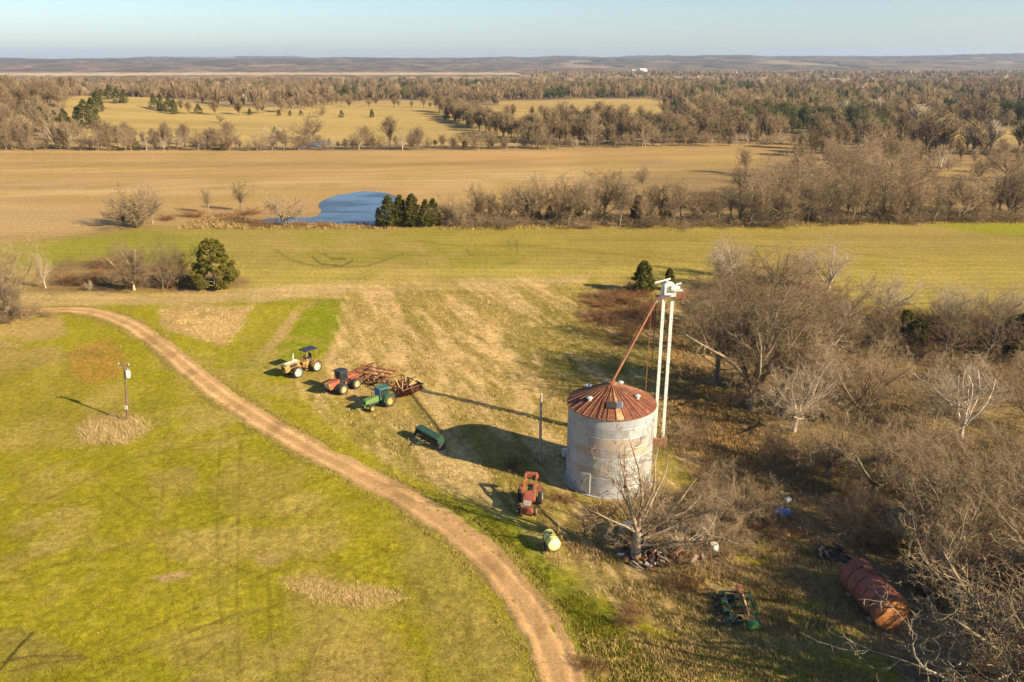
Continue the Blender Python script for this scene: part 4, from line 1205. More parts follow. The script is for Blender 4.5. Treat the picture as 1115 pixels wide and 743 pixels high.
# ------------------------------------------------------------------ the grain bin
def grain_bin():
    cx_, cy_ = 7.85, 57.75; R = 3.40; Hh = 6.8
    z0 = float(hgt(cx_, cy_))
    t = thing('grain_bin', 'round galvanised grain bin with a rusty conical roof behind the dead tree', 'grain bin', (cx_, cy_, z0))
    rng = np.random.default_rng(4)
    # wall: rings of curved sheets, each sheet its own weathering
    V = []; Fs = []; C = []
    nring = 8; rh = Hh / nring; npan = 10; sub = 8
    for j in range(nring):
        rr = R + (.012 if j % 2 else 0.0)
        for k in range(npan):
            tone = rng.uniform(.80, 1.12)
            cc = np.array((.37, .40, .43)) * tone
            a_mid = 2 * PI * (k + .5 + .5 * (j % 2)) / npan
            face = math.cos(a_mid - math.radians(-50))          # the weathered side
            rustp = 0
            if j in (2, 4, 5) and face > .1: rustp = rng.choice([0, .25, .75, 1.0], p=[.3, .3, .25, .15])
            if j in (0, 1) and face > -.3: rustp = rng.uniform(.0, .3)
            cc = cc * (1 - .6 * rustp) + np.array((.46, .30, .15)) * .6 * rustp
            prof = [(0.0, -.02), (.03, 0.0), (.97, 0.0), (1.0, -.02)] if False else None
            nz = 7
            b = len(V)
            for q in range(nz + 1):
                zz = j * rh + rh * q / nz + (.002 if q == 0 else 0)
                ro = rr + (.014 if q % 2 else 0)
                for s in range(sub + 1):
                    a = 2 * PI * (k + .5 * (j % 2) + s / sub) / npan
                    V.append((ro * math.cos(a), ro * math.sin(a), zz)); C.append(cc)
            for q in range(nz):
                for s in range(sub):
                    i = b + q * (sub + 1) + s
                    Fs.append((i, i + 1, i + sub + 2, i + sub + 1))
    m, nt, bb = new_mat('bin_steel')
    a = nt.nodes.new('ShaderNodeVertexColor'); a.layer_name = 'Col'
    tc = nt.nodes.new('ShaderNodeTexCoord'); mp = nt.nodes.new('ShaderNodeMapping'); mp.inputs['Scale'].default_value = (1.6, 1.6, .35)
    nt.links.new(tc.outputs['Object'], mp.inputs['Vector'])
    n1 = noise(nt, 1.6, 6, .7, mp.outputs[0]); n2 = noise(nt, 2.2, 6, .7)
    col = mixc(nt, 1.0, a.outputs[0], ramp(nt, n2, [(.3, .78), (.7, 1.15)]), 'MULTIPLY')
    col = mixc(nt, ramp(nt, n1, [(.55, 0.), (.75, .75)]), col, (.36, .21, .095))
    nt.links.new(col, bb.inputs['Base Color']); bb.inputs['Metallic'].default_value = .25; bb.inputs['Roughness'].default_value = .5
    wm = mesh_np('wall', np.array(V), np.array(Fs), None, m, np.array(C))
    link('wall', wm, t)
    # hoops where the sheets lap
    h = MB()
    for j in range(1, nring): h.lathe([(R + .012, j * rh - .02), (R + .022, j * rh - .008), (R + .022, j * rh + .008), (R + .012, j * rh + .02)], 80)
    h.build('hoops', M['galv'], t, True)
    b = MB(); b.lathe([(R + .02, -.3), (R + .20, -.3), (R + .20, .12), (R + .02, .12)], 64); b.build('footing', M['concrete'], t, False)
    # roof: rusty sheets between raised ribs
    V = []; Fs = []; C = []; nseg = 32; ra = R + .12; rb = .32; z1 = Hh - .03; z2 = Hh + 1.50
    for k in range(nseg):
        tn = rng.uniform(0, 1); cc = np.array((.085, .031, .020)) * (1 - tn) + np.array((.165, .06, .030)) * tn
        if rng.random() < .12: cc = np.array((.36, .20, .10))
        b0 = len(V)
        for q in range(7):
            f = q / 6; r_ = ra + (rb - ra) * f; zz = z1 + (z2 - z1) * f
            for s in range(3):
                a_ = 2 * PI * (k + s / 2) / nseg
                V.append((r_ * math.cos(a_), r_ * math.sin(a_), zz)); C.append(cc * (1.15 - .3 * f))
        for q in range(6):
            for s in range(2):
                i = b0 + q * 3 + s; Fs.append((i, i + 1, i + 4, i + 3))
    rm = attr_mat('roof_rust', .7, .5, 2.4, .3, bmp=.3)
    roof = link('roof', mesh_np('roof', np.array(V), np.array(Fs), None, rm, np.array(C)), t)
    rb_ = MB()
    for k in range(nseg):
        a_ = 2 * PI * k / nseg
        rb_.bar((ra * math.cos(a_), ra * math.sin(a_), z1 + .02), (rb * math.cos(a_), rb * math.sin(a_), z2 + .02), .06, .07)
    rb_.build('ribs', paint('rib_rust', (.20, .08, .04), (.42, .28, .19), (.55, .75), 2, .7, var=.3), roof)
    e = MB(); e.lathe([(ra - .03, z1 - .05), (ra + .02, z1 - .05), (ra + .02, z1 + .02), (ra - .03, z1 + .02)], 64); e.build('eave', M['rust'], roof)
    c = MB(); c.lathe([(.36, z2 - .05), (.40, z2 + .02), (.34, z2 + .16), (.12, z2 + .22)], 20); c.build('peak_collar', M['rust'], roof, True)
    slope = math.atan2(z2 - z1, ra - rb)
    def on_roof(az, f):
        r_ = ra + (rb - ra) * f; return Vector((r_ * math.cos(az), r_ * math.sin(az), z1 + (z2 - z1) * f))
    for az, f in [(math.radians(212), .42), (math.radians(335), .45), (math.radians(140), .40), (math.radians(60), .55), (math.radians(80), .2)]:
        p = on_roof(az, f); v = MB()
        v.lathe([(.15, -.12), (.15, .16), (.13, .2)], 12, p); v.lathe([(.25, .17), (.25, .22), (.06, .33)], 14, p)
        v.build('vent', M['galv'], roof, True)
    az = math.radians(262); p = on_roof(az, .40)
    Mx = Matrix.Rotation(az, 3, 'Z') @ Matrix.Rotation(slope, 3, 'Y')
    hh = MB(); hh.box(p + Mx @ Vector((0, 0, .07)), (.62, .72, .16), Mx); hatch = hh.build('hatch', M['hole'], roof)
    ld = MB(); ld.box(p + Mx @ Vector((0, .62, .16)), (.6, .5, .04), Mx @ Matrix.Rotation(.5, 3, 'X')); ld.build('hatch_lid', M['galv'], hatch)
    # roof ladder and wall ladder, door at the foot
    l = MB(); az = math.radians(250)
    for s in (-1, 1):
        o = Vector((-math.sin(az), math.cos(az), 0)) * .2 * s
        l.bar(on_roof(az, .02) + o + Vector((0, 0, .09)), on_roof(az, .95) + o * .7 + Vector((0, 0, .09)), .035)
    for q in range(1, 12):
        o = Vector((-math.sin(az), math.cos(az), 0)) * .2; pp = on_roof(az, q / 12.5) + Vector((0, 0, .10)); l.bar(pp - o, pp + o, .03)
    l.build('roof_ladder', M['rust'], t)
    d = MB(); az = math.radians(232); er = Vector((math.cos(az), math.sin(az), 0))
    Mz = Matrix.Rotation(az, 3, 'Z')
    d.box(er * (R + .04) + Vector((0, 0, 1.1)), (.08, .85, 1.7), Mz, bev=.02); dd = d.build('door', M['galv'], t)
    k = MB(); k.bar(er * (R + .09) + Vector((0, 0, .9)) + Mz @ Vector((0, -.3, 0)), er * (R + .13) + Vector((0, 0, 1.3)) + Mz @ Vector((0, -.3, 0)), .04); k.build('handle', M['black'], dd)
    return (cx_, cy_, z0 + z2 + .2)
APEX = grain_bin()

def elevator_leg():
    bx, by, _ = at(721, 486); z0 = float(hgt(bx, by))
    t = thing('grain_elevator', 'tall white twin-legged grain elevator with rusty spout beside the grain bin', 'elevator', (bx, by, z0))
    sp = .72; top = height_for(721, 486, 322)
    lo = 0.7
    for i, x in enumerate((-sp, 0)):
        m = MB(); y = .0
        m.box((x, y, top / 2), (.25, .20, top))
        leg = m.build('leg', M['white'], t)
        f = MB()
        for q in range(1, 7): f.box((x, y, top * q / 7), (.31, .26, .08))
        f.build('flange', M['galv'], leg)
    b = MB(); b.box((-sp / 2, 0, .42), (1.5, .62, .85), bev=.05); b.tube([(-1.3, 0, .9), (-.9, 0, .55)], .22, 10); b.build('boot', M['rust'], t)
    # head: a rounded hood with the motor shelf
    h = MB()
    prof = [(-sp - .22, top - .05)]
    for k in range(13):
        a = PI - PI * k / 12; prof.append((-sp / 2 + .60 * math.cos(a), top + .62 + .55 * math.sin(a)))
    prof += [(.22, top - .05)]
    h.prism(prof, -.24, .24); head = h.build('head', M['white'], t)
    k = MB(); k.box((.05, -.42, top + .72), (.62, .34, .42), bev=.06); k.tube([(-.25, -.42, top + .74), (.45, -.42, top + .74)], .19, 12); k.build('motor', M['white'], head, True)
    g = MB(); g.box((-.72, -.40, top + .62), (.16, .18, .85), bev=.03); g.box((-.32, -.5, top + .26), (.9, .2, .12)); g.build('belt_guard', M['white'], head)
    j = MB(); j.bar((-1.55, -.1, top + 1.12), (-.25, .1, top + 1.42), .13, .11); j.bar((-.5, .05, top + 1.0), (-.5, .05, top + 1.4), .07); j.build('hoist_beam', M['white'], head)
    j = MB(); j.bar((.22, 0, top + .95), (.62, -.1, top + 1.1), .16); j.build('bracket', M['white'], head)
    j = MB(); j.bar((.35, -.2, top + .50), (.75, -.25, top + .52), .14); j.build('bracket', M['white'], head)
    # service platform with rail
    p = MB(); p.box((.5, -.05, top - .06), (1.1, .8, .05)); p.box((-.95, -.1, top - .06), (.9, .8, .05)); pl = p.build('platform', M['red'], t)
    r = MB()
    for (x, y) in [(.05, -.5), (1.22, -.5), (1.22, .42), (.05, .42)]: r.bar((x, y, top - .04), (x, y, top + .42), .035)
    for a_, b_ in [((.05, -.5), (1.22, -.5)), ((1.22, -.5), (1.22, .42)), ((1.22, .42), (.05, .42))]:
        for zz in (.2, .4): r.bar((*a_, top + zz), (*b_, top + zz), .03)
    r.build('guard_rail', M['rust'], pl)
    # discharge elbow and the spout to the bin peak
    ap = Vector((APEX[0] - bx, APEX[1] - by, APEX[2] - z0 - .05))
    s0 = Vector((-sp - .62, -.05, top - .45))
    e = MB(); e.tube([(-sp / 2, -.2, top + .15), (-sp - .1, -.2, top - .02), (-sp - .45, -.12, top - .2), tuple(s0)], [.2, .18, .16, .14], 10); e.build('discharge', M['white'], t, True)
    m = MB(); m.tube([tuple(s0), tuple(ap)], .085, 10); spt = m.build('spout', M['rust'], t, True)
    tr = MB(); d = (ap - s0)
    mid = s0 + d * .45 + Vector((0, 0, .55))
    tr.tube([tuple(s0 + Vector((0, 0, .25))), tuple(mid), tuple(ap + Vector((0, 0, .1)))], .018, 5)
    for f in (.2, .45, .7): tr.bar(s0 + d * f, s0 + d * f + Vector((0, 0, .55 * (1 - abs(f - .45) / .6))), .03)
    tr.build('spout_truss', M['rust_dark'], spt)
    # rusty ladder tower standing left of the legs
    l = MB(); x0 = -1.55
    for s in (-.2, .2): l.bar((x0 + s, .35, -.05), (x0 + s * .9 + .12, .35, top - .3), .06)
    for q in range(int(top / .32)):
        f = q * .32 / top; l.bar((x0 - .2 + .14 * f, .35, q * .32 + .2), (x0 + .2 + .1 * f, .35, q * .32 + .2), .03)
    l.build('ladder', M['rust'], t)
    b = MB()
    for zz in (2.2, 4.6, 7., 9.4, 11.6):
        if zz < top: b.bar((-sp - .2, .02, zz), (.3, .02, zz), .07); b.bar((x0, .33, zz), (-sp, .02, zz), .05)
    b.build('tie', M['rust'], t)
elevator_leg()

# ------------------------------------------------------------------ poles
def pole_left():
    x, y, z = at(139, 459)
    t = thing('utility_pole', 'short wooden pole with a white transformer in the green field left of the road', 'utility pole', (x, y, z)); t.rotation_euler = (0, math.radians(6.5), 0)
    m = MB(); m.tube([(0, 0, -.2), (0, 0, 3), (-.05, 0, 6.0)], [.105, .09, .07], 10); m.build('shaft', M['dark_wood'], t, True)
    c = MB(); c.lathe([(.17, 0), (.21, .04), (.21, .62), (.18, .68), (.05, .74)], 16, (.26, -.05, 4.55)); tr = c.build('transformer', M['white'], t, True)
    b = MB(); b.tube([(.26, -.05, 5.25), (.26, -.05, 5.45)], [.05, .03], 8); b.build('bushing', M['concrete'], tr)
    for zz in (4.8, 5.1):
        br = MB(); br.bar((-.1, 0, zz), (.1, -.04, zz), .07); br.build('bracket', M['black'], t)
    a = MB(); a.bar((-.62, 0, 5.7), (.42, 0, 5.7), .09, .11); ar = a.build('crossarm', M['dark_wood'], t)
    for xx in (-.55, -.12, .36):
        i = MB(); i.lathe([(.03, 0), (.055, .04), (.03, .08), (.055, .12), (.02, .17)], 8, (xx, 0, 5.75)); i.build('insulator', M['galv'], ar, True)
    g = MB(); g.box((.0, -.15, 1.5), (.26, .12, .36), bev=.02); g.build('meter_box', M['galv'], t)
pole_left()
def pole_bin():
    x, y, z = at(588, 502)
    t = thing('utility_pole', 'bare weathered pole standing left of the grain bin in its shade', 'utility pole', (x, y, z))
    m = MB(); m.tube([(0, 0, -.2), (0, 0, 3), (.04, 0, 6.1)], [.13, .115, .095], 10); m.build('shaft', M['pole'], t, True)
    c = MB(); c.lathe([(.10, 6.1), (.11, 6.14), (.03, 6.2)], 10, (.04, 0, 0)); c.build('cap', M['galv'], t)
    b = MB(); b.box((0, -.17, 4.9), (.24, .14, .4), bev=.02); b.build('meter_box', M['galv'], t)
    c = MB(); c.tube([(.0, -.15, .0), (.02, -.13, 4.7)], .025, 6); c.build('conduit', M['galv'], t)
pole_bin()

# ------------------------------------------------------------------ machines
def wheel(t, pos, R, w, rim, dual=False, lugs=22, side=1, rimf=.62):
    m = MB(); x, y, z = pos
    hw = w / 2
    prof = [(R * rimf, -hw * .9), (R * .8, -hw), (R * .95, -hw * .85), (R, -hw * .4), (R, hw * .4), (R * .95, hw * .85), (R * .8, hw), (R * rimf, hw * .9)]
    m.lathe(prof + [(R * rimf * .98, 0), prof[0]], 28, (x, y, z), 'Y', False)
    for k in range(lugs):
        a = 2 * PI * k / lugs
        for s in (-1, 1):
            aa = a + (PI / lugs if s > 0 else 0)
            m.box((x + (R + .012) * math.cos(aa), y + s * hw * .42, z + (R + .012) * math.sin(aa)), (.05, hw * .8, .055 * R + .02), Matrix.Rotation(-aa + PI / 2, 3, 'Y') @ Matrix.Rotation(s * .5, 3, 'Z'))
    o = m.build('wheel', M['tyre'], t, True)
    r = MB(); rr = R * rimf * 1.0
    r.lathe([(rr, -hw * .86), (rr * .92, -hw * .86), (rr * .86, -hw * .25), (rr * .35, -hw * .12), (rr * .30, -hw * .45), (.02, -hw * .45), (.02, hw * .45), (rr * .30, hw * .45), (rr * .35, hw * .12), (rr * .86, hw * .25), (rr * .92, hw * .86), (rr, hw * .86)], 24, (x, y, z), 'Y', False)
    r.build('rim', M[rim], o, True)
    if dual:
        wheel(t, (x, y + dual, z), R, w, rim, False, lugs, side, rimf)
    return o

def heading(p, q):
    a = at(*p); b = at(*q); return math.atan2(b[1] - a[1], b[0] - a[0])
def centre(p, q):
    a = at(*p); b = at(*q); return ((a[0] + b[0]) / 2, (a[1] + b[1]) / 2)

def yellow_tractor():
    rz = heading((347, 404), (325, 412)); c = centre((347, 404), (325, 412))
    n = Vector((-math.sin(rz), math.cos(rz)))            # its left; the visible wheels are on the left
    x, y = c[0] - n.x * 1.05, c[1] - n.y * 1.05
    t = thing('tractor', 'yellow articulated tractor with white wheels and a dark sunroof, farthest left of the machines', 'tractor', (x, y, float(hgt(x, y))), rz, scale=.93)
    wb = 1.35
    for fx in (wb, -wb):
        for s in (1, -1): wheel(t, (fx, s * .95, .66), .66, .46, 'rim_white', rimf=.72)
    f = MB(); f.box((1.45, 0, .92), (2.2, .62, .42), bev=.05); f.box((-1.15, 0, .88), (1.7, .7, .4), bev=.05); f.box((.1, 0, .8), (.7, .35, .3), bev=.04); f.build('chassis', M['yellow'], t)
    a = MB()
    for xx in (wb, -wb): a.tube([(xx, -.85, .66), (xx, .85, .66)], .12, 10)
    a.build('axle', M['yellow'], t)
    h = MB(); h.prism([(.55, 1.1), (2.55, 1.1), (2.62, 1.25), (2.55, 1.62), (2.35, 1.70), (.55, 1.78)], -.36, .36); hd = h.build('hood', M['yellow'], t)
    eb = MB()
    for s in (1, -1):
        eb.box((1.45, s * .365, 1.38), (.95, .03, .36))
    eb.build('engine_bay', M['black'], hd)
    hp = MB(); hp.box((1.5, 0, 1.755), (1.7, .5, .04), Matrix.Rotation(.04, 3, 'Y')); hp.build('hood_top', M['white'], hd)
    g = MB(); g.box((2.63, 0, 1.38), (.05, .6, .5), bev=.02); gr = g.build('grille', M['black'], t)
    for s in (1, -1):
        l = MB(); l.tube([(2.64, s * .22, 1.5), (2.68, s * .22, 1.5)], .08, 10); l.build('headlight', M['white'], gr)
    for s, xx in ((1, 1.3), (-1, 1.0)):
        e = MB(); e.tube([(xx, .18 * s, 1.7), (xx, .18 * s, 2.45), (xx - .1, .18 * s, 2.55)], .055, 8); e.build('exhaust', M['galv'], t, True)
    d = MB(); d.box((-.15, 0, 1.25), (.9, 1.2, .35), bev=.05); d.build('step_deck', M['yellow'], t)
    for s in (1, -1):
        fd = MB()
        pr = [(-wb + .8 * math.cos(q), .66 + .78 * math.sin(q)) for q in np.linspace(.2, PI - .5, 9)]
        pr2 = [(-wb + .74 * math.cos(q), .66 + .72 * math.sin(q)) for q in np.linspace(PI - .5, .2, 9)]
        fd.prism(pr + pr2, s * .68, s * 1.2); fd.build('fender', M['yellow'], t)
    st = MB(); st.box((-1.0, 0, 1.55), (.5, .55, .14), bev=.04); st.box((-1.25, 0, 1.85), (.12, .52, .55), bev=.04); st.build('seat', M['black'], t)
    sw = MB(); sw.tube([(-.25, 0, 1.4), (-.48, 0, 1.95)], .03, 6); sw.lathe([(.2, -.015), (.22, 0), (.2, .015), (.18, 0)], 16, (-.5, 0, 1.98)); sw.build('steering_wheel', M['black'], t)
    for xx in (-.3, -1.75):
        for s in (1, -1):
            p = MB(); p.bar((xx, s * .55, 1.2), (xx - .03, s * .58, 2.62), .06); p.build('roof_post', M['yellow'], t)
    r = MB(); r.box((-1.03, 0, 2.66), (1.85, 1.5, .09), bev=.03); r.build('canopy', M['black'], t)
    hk = MB(); hk.bar((-2.0, 0, .7), (-2.7, 0, .62), .09); hk.bar((-2.0, .3, .8), (-2.55, .4, .75), .06); hk.bar((-2.0, -.3, .8), (-2.55, -.4, .75), .06); hk.build('hitch', M['rust'], t)
    ld = MB()
    for zz in (.55, .85, 1.1): ld.box((.05, .86, zz), (.38, .2, .04))
    ld.bar((-.12, .92, .5), (-.12, .75, 1.4), .03); ld.bar((.22, .92, .5), (.22, .75, 1.4), .03); ld.build('ladder', M['yellow'], t)
yellow_tractor()

def orange_tractor():
    rz = heading((388, 423), (373, 430)); c = centre((388, 423), (373, 430)); n = Vector((-math.sin(rz), math.cos(rz)))
    x, y = c[0] - n.x * .95, c[1] - n.y * .95
    t = thing('tractor', 'orange articulated tractor with a dark cab and dual tyres, middle one of the tractors', 'tractor', (x, y, float(hgt(x, y))), rz, scale=.9)
    for fx in (1.0, -1.1):
        for s in (1, -1): wheel(t, (fx, s * .72, .64), .64, .36, 'rim_tan', dual=s * .42, rimf=.58)
    f = MB(); f.box((1.15, 0, .85), (2.0, .6, .4), bev=.05); f.box((-1.1, 0, .82), (1.9, .6, .4), bev=.05); f.build('chassis', M['orange'], t)
    h = MB(); h.prism([(.75, 1.0), (2.25, 1.0), (2.3, 1.15), (2.25, 1.52), (.75, 1.62)], -.42, .42); h.build('hood', M['orange'], t)
    g = MB(); g.box((2.29, 0, 1.24), (.06, .84, .58), bev=.02); gr = g.build('grille', M['rim_tan'], t)
    for s in (1, -1):
        l = MB(); l.tube([(2.32, s * .3, 1.38), (2.36, s * .3, 1.38)], .07, 10); l.build('headlight', M['white'], gr)
    cb = MB(); cb.box((.15, 0, 1.75), (1.15, 1.15, 1.3), taper=.88, bev=.06); cab = cb.build('cab', M['black'], t)
    w = MB(); w.box((.15, .565, 1.85), (.8, .03, .75), Matrix.Rotation(.11, 3, 'X')); w.box((.15, -.565, 1.85), (.8, .03, .75), Matrix.Rotation(-.11, 3, 'X')); w.box((.71, 0, 1.9), (.03, .85, .65), Matrix.Rotation(-.1, 3, 'Y')); w.build('window', M['glass'], cab)
    r = MB(); r.box((.15, 0, 2.45), (1.3, 1.25, .12), bev=.04); r.build('cab_roof', M['black'], cab)
    rr = MB(); rr.prism([(-2.1, .95), (-.45, .95), (-.45, 1.6), (-.9, 1.66), (-2.0, 1.5), (-2.12, 1.3)], -.5, .5); rr.build('rear_body', M['orange'], t)
    for s in (1, -1):
        fd = MB(); fd.box((-1.1, s * .78, 1.36), (1.3, .5, .06), bev=.02); fd.build('fender', M['orange'], t)
    e = MB(); e.tube([(1.3, .2, 1.55), (1.3, .2, 2.5)], .06, 8); e.build('exhaust', M['rust'], t)
    hk = MB(); hk.bar((-2.0, 0, .65), (-2.7, 0, .55), .1); hk.build('hitch', M['rust'], t)
    m = MB(); m.bar((.75, .62, 1.9), (1.1, .85, 1.95), .03); m.box((1.12, .9, 1.98), (.04, .2, .28)); m.build('mirror', M['black'], cab)
orange_tractor()

def green_tractor():
    rz = heading((424, 440), (408, 447)); rz = heading((426, 442), (407, 449)); c = centre((426, 442), (408, 449)); n = Vector((-math.sin(rz), math.cos(rz)))
    x, y = c[0] - n.x * .75, c[1] - n.y * .75
    t = thing('tractor', 'green tractor with yellow wheels and a blue sheet at its cab, nearest of the tractors', 'tractor', (x, y, float(hgt(x, y))), rz, scale=.8)
    for s in (1, -1):
        wheel(t, (-1.05, s * .92, .80), .80, .46, 'rim_yellow', rimf=.55)
        wheel(t, (1.35, s * .72, .42), .42, .24, 'rim_yellow', lugs=0, rimf=.6)
    f = MB(); f.box((.2, 0, .78), (2.6, .42, .36), bev=.05); f.build('chassis', M['dgreen'], t)
    a = MB(); a.tube([(1.35, -.65, .42), (1.35, .65, .42)], .07, 8); a.tube([(-1.05, -.8, .8), (-1.05, .8, .8)], .12, 10); a.build('axle', M['green'], t)
    h = MB(); h.prism([(.1, .92), (1.95, .92), (2.02, 1.05), (1.98, 1.38), (1.85, 1.46), (.1, 1.62)], -.33, .33); hd = h.build('hood', M['lgreen'], t)
    g = MB(); g.box((2.02, 0, 1.17), (.05, .58, .42), bev=.02); g.build('grille', M['green'], hd)
    w = MB()
    for s in (.2, -.2): w.box((2.15, s, .75), (.25, .3, .35), bev=.03)
    w.build('front_weight', M['green'], t)
    cb = MB()
    for xx, yy in ((.0, .52), (.0, -.52), (-1.3, .52), (-1.3, -.52)): cb.bar((xx, yy, 1.1), (xx * .95, yy * .96, 2.35), .08)
    cb.box((-.65, 0, 1.15), (1.4, 1.1, .3), bev=.04); cb.box((-1.3, 0, 1.4), (.06, 1.0, .5)); cab = cb.build('cab', M['teal'], t)
    r = MB(); r.box((-.65, 0, 2.41), (1.55, 1.3, .16), bev=.05); r.build('cab_roof', M['teal'], cab)
    gl = MB(); gl.box((-.65, .535, 1.82), (1.15, .02, .95)); gl.box((-1.31, 0, 1.85), (.02, .9, .75)); gl.build('window', M['glass'], cab)
    bl = MB(); bl.box((.06, -.05, 1.98), (.05, .98, .72), Matrix.Rotation(-.06, 3, 'Y'), bev=.02); bl.box((.0, -.08, 2.36), (.22, .9, .30), bev=.06); bl.build('sheet', M['blue'], cab)
    for s in (1, -1):
        fd = MB()
        pr = [(-1.05 + .95 * math.cos(q), .80 + .95 * math.sin(q)) for q in np.linspace(.1, PI - .6, 9)]
        pr2 = [(-1.05 + .88 * math.cos(q), .80 + .88 * math.sin(q)) for q in np.linspace(PI - .6, .1, 9)]
        fd.prism(pr + pr2, s * .6, s * 1.12); fd.build('fender', M['green'], t)
    st = MB(); st.box((-.9, 0, 1.4), (.5, .5, .15), bev=.04); st.box((-1.12, 0, 1.68), (.12, .48, .5), bev=.04); st.build('seat', M['black'], t)
    e = MB(); e.tube([(.9, .0, 1.5), (.9, 0, 2.3)], .05, 8); e.build('exhaust', M['black'], t)
    hk = MB(); hk.bar((-1.6, 0, .6), (-2.2, 0, .5), .08); hk.bar((-1.6, .3, .7), (-2.1, .35, .65), .05); hk.bar((-1.6, -.3, .7), (-2.1, -.35, .65), .05); hk.build('hitch', M['rust'], t)
green_tractor()

def chisel_plow():
    p0 = at(384, 416); p1 = at(424, 412)
    x, y = centre((388, 416), (426, 416)); rz = heading((388, 412), (426, 418))
    t = thing('field_cultivator', 'long rusty folded cultivator frame behind the orange tractor', 'cultivator', (x, y, float(hgt(x, y))), rz)
    r = random.Random(3)
    f = MB()
    for yy in (-1.1, -.35, .4, 1.15): f.bar((-2.3, yy, 1.0 + .12 * yy), (2.1, yy + .1, .95 + .10 * yy), .13, .12)
    for xx in (-2.2, -1.2, -.2, .8, 1.9): f.bar((xx, -1.3, .86), (xx + .25, 1.4, 1.14), .12)
    f.bar((-2.2, 0, .95), (-3.3, -.5, .55), .13); f.bar((-2.2, .8, .95), (-3.3, -.5, .55), .12); fr = f.build('frame', M['rust'], t)
    w = MB()
    w.bar((-2.0, .6, 1.05), (-.5, 1.0, 1.75), .12); w.bar((-2.0, -.3, 1.0), (-.3, .5, 1.65), .12); w.bar((-1.6, -.9, .95), (0, -.4, 1.55), .12); w.bar((-.5, 1.0, 1.75), (.0, -.4, 1.55), .10); w.bar((-1.2, .2, 1.2), (.6, .9, 1.5), .10); w.build('folded_wing', M['rust'], t)
    u = MB(); u.bar((.1, .9, 1.0), (-.25, 1.1, 1.9), .08); u.bar((.2, .9, 1.0), (.75, 1.15, 1.85), .08); u.build('jack_post', M['rust_dark'], t)
    for k in range(20):
        xx = -2.1 + (k % 7) * .65 + r.uniform(-.1, .1); yy = (-1.1, -.2, .9)[k // 7]
        s = MB(); s.tube([(xx, yy, 1.0), (xx + .28, yy, .82), (xx + .3, yy, .5), (xx + .12, yy, .2), (xx - .1, yy, .05)], [.045, .04, .035, .04, .03], 6); s.build('shank', M['rust_dark'] if r.random() < .5 else M['rust'], t)
    for yy in (-.7, .75): wheel(t, (.3, yy, .36), .36, .24, 'rim_tan', lugs=0)
chisel_plow()

def disc_harrow():
    x, y = centre((424, 424), (452, 428)); rz = heading((424, 420), (452, 432))
    t = thing('disc_harrow', 'rusty disc harrow with rows of discs, right of the green tractor', 'harrow', (x, y, float(hgt(x, y))), rz)
    f = MB(); r = random.Random(8)
    for yy in (-1.3, 1.3): f.bar((-1.9, yy, .95), (1.9, yy, .95), .09)
    for xx in (-1.8, -.6, .6, 1.8): f.bar((xx, -1.4, .95), (xx, 1.4, .95), .08)
    f.bar((-1.8, 0, .95), (-2.9, 0, .6), .13); f.bar((-1.8, 1.3, .95), (1.8, -1.3, 1.0), .10); f.build('frame', M['rust_dark'], t)
    for gx, gy, a in ((-1.0, -.75, .25), (-1.0, .75, -.25), (1.1, -.75, -.25), (1.1, .75, .25)):
        g = MB(); ca, sa = math.cos(a + PI / 2), math.sin(a + PI / 2)
        for k in range(5):
            o = (k - 2) * .36
            cxx, cyy = gx + ca * o, gy + sa * o
            R = .42; n = 18; b = len(g.v)
            ax = Vector((ca, sa, 0)); sx = Vector((-sa, ca, 0))
            rings = [(R, .05), (R * .6, .0), (.05, -.03), (R * .6, .02), (R, .075)]
            for rr, off in rings:
                for q in range(n):
                    an = 2 * PI * q / n; pp = Vector((cxx, cyy, .36)) + ax * off + sx * rr * math.cos(an) + Vector((0, 0, rr * math.sin(an))); g.v.append(tuple(pp))
            for i in range(4):
                for q in range(n): g.f.append((b + i * n + q, b + i * n + (q + 1) % n, b + (i + 1) * n + (q + 1) % n, b + (i + 1) * n + q))
        g.bar((gx - ca * .85, gy - sa * .85, .36), (gx + ca * .85, gy + sa * .85, .36), .06)
        for k in (-.5, .5): g.bar((gx + ca * k, gy + sa * k, .4), (gx + ca * k, gy + sa * k, .95), .08)
        g.build('disc_gang', M['rim_tan'] if gx < 0 else M['rust'], t)
    u = MB()
    u.bar((1.6, -1.2, .95), (1.9, -1.3, 2.0), .07); u.bar((.2, .3, 1.0), (.5, .2, 1.7), .09); u.bar((-.2, .9, 1.0), (.9, 1.2, 1.5), .08); u.bar((.9, -1.0, 1.0), (-.4, -.5, 1.45), .08); u.bar((1.2, 0, 1.0), (1.4, .9, 1.6), .08); u.build('folded_arm', M['rim_tan'], t)
    for yy in (-.4, .4): wheel(t, (.05, yy, .38), .38, .26, 'rim_tan', lugs=0)
disc_harrow()

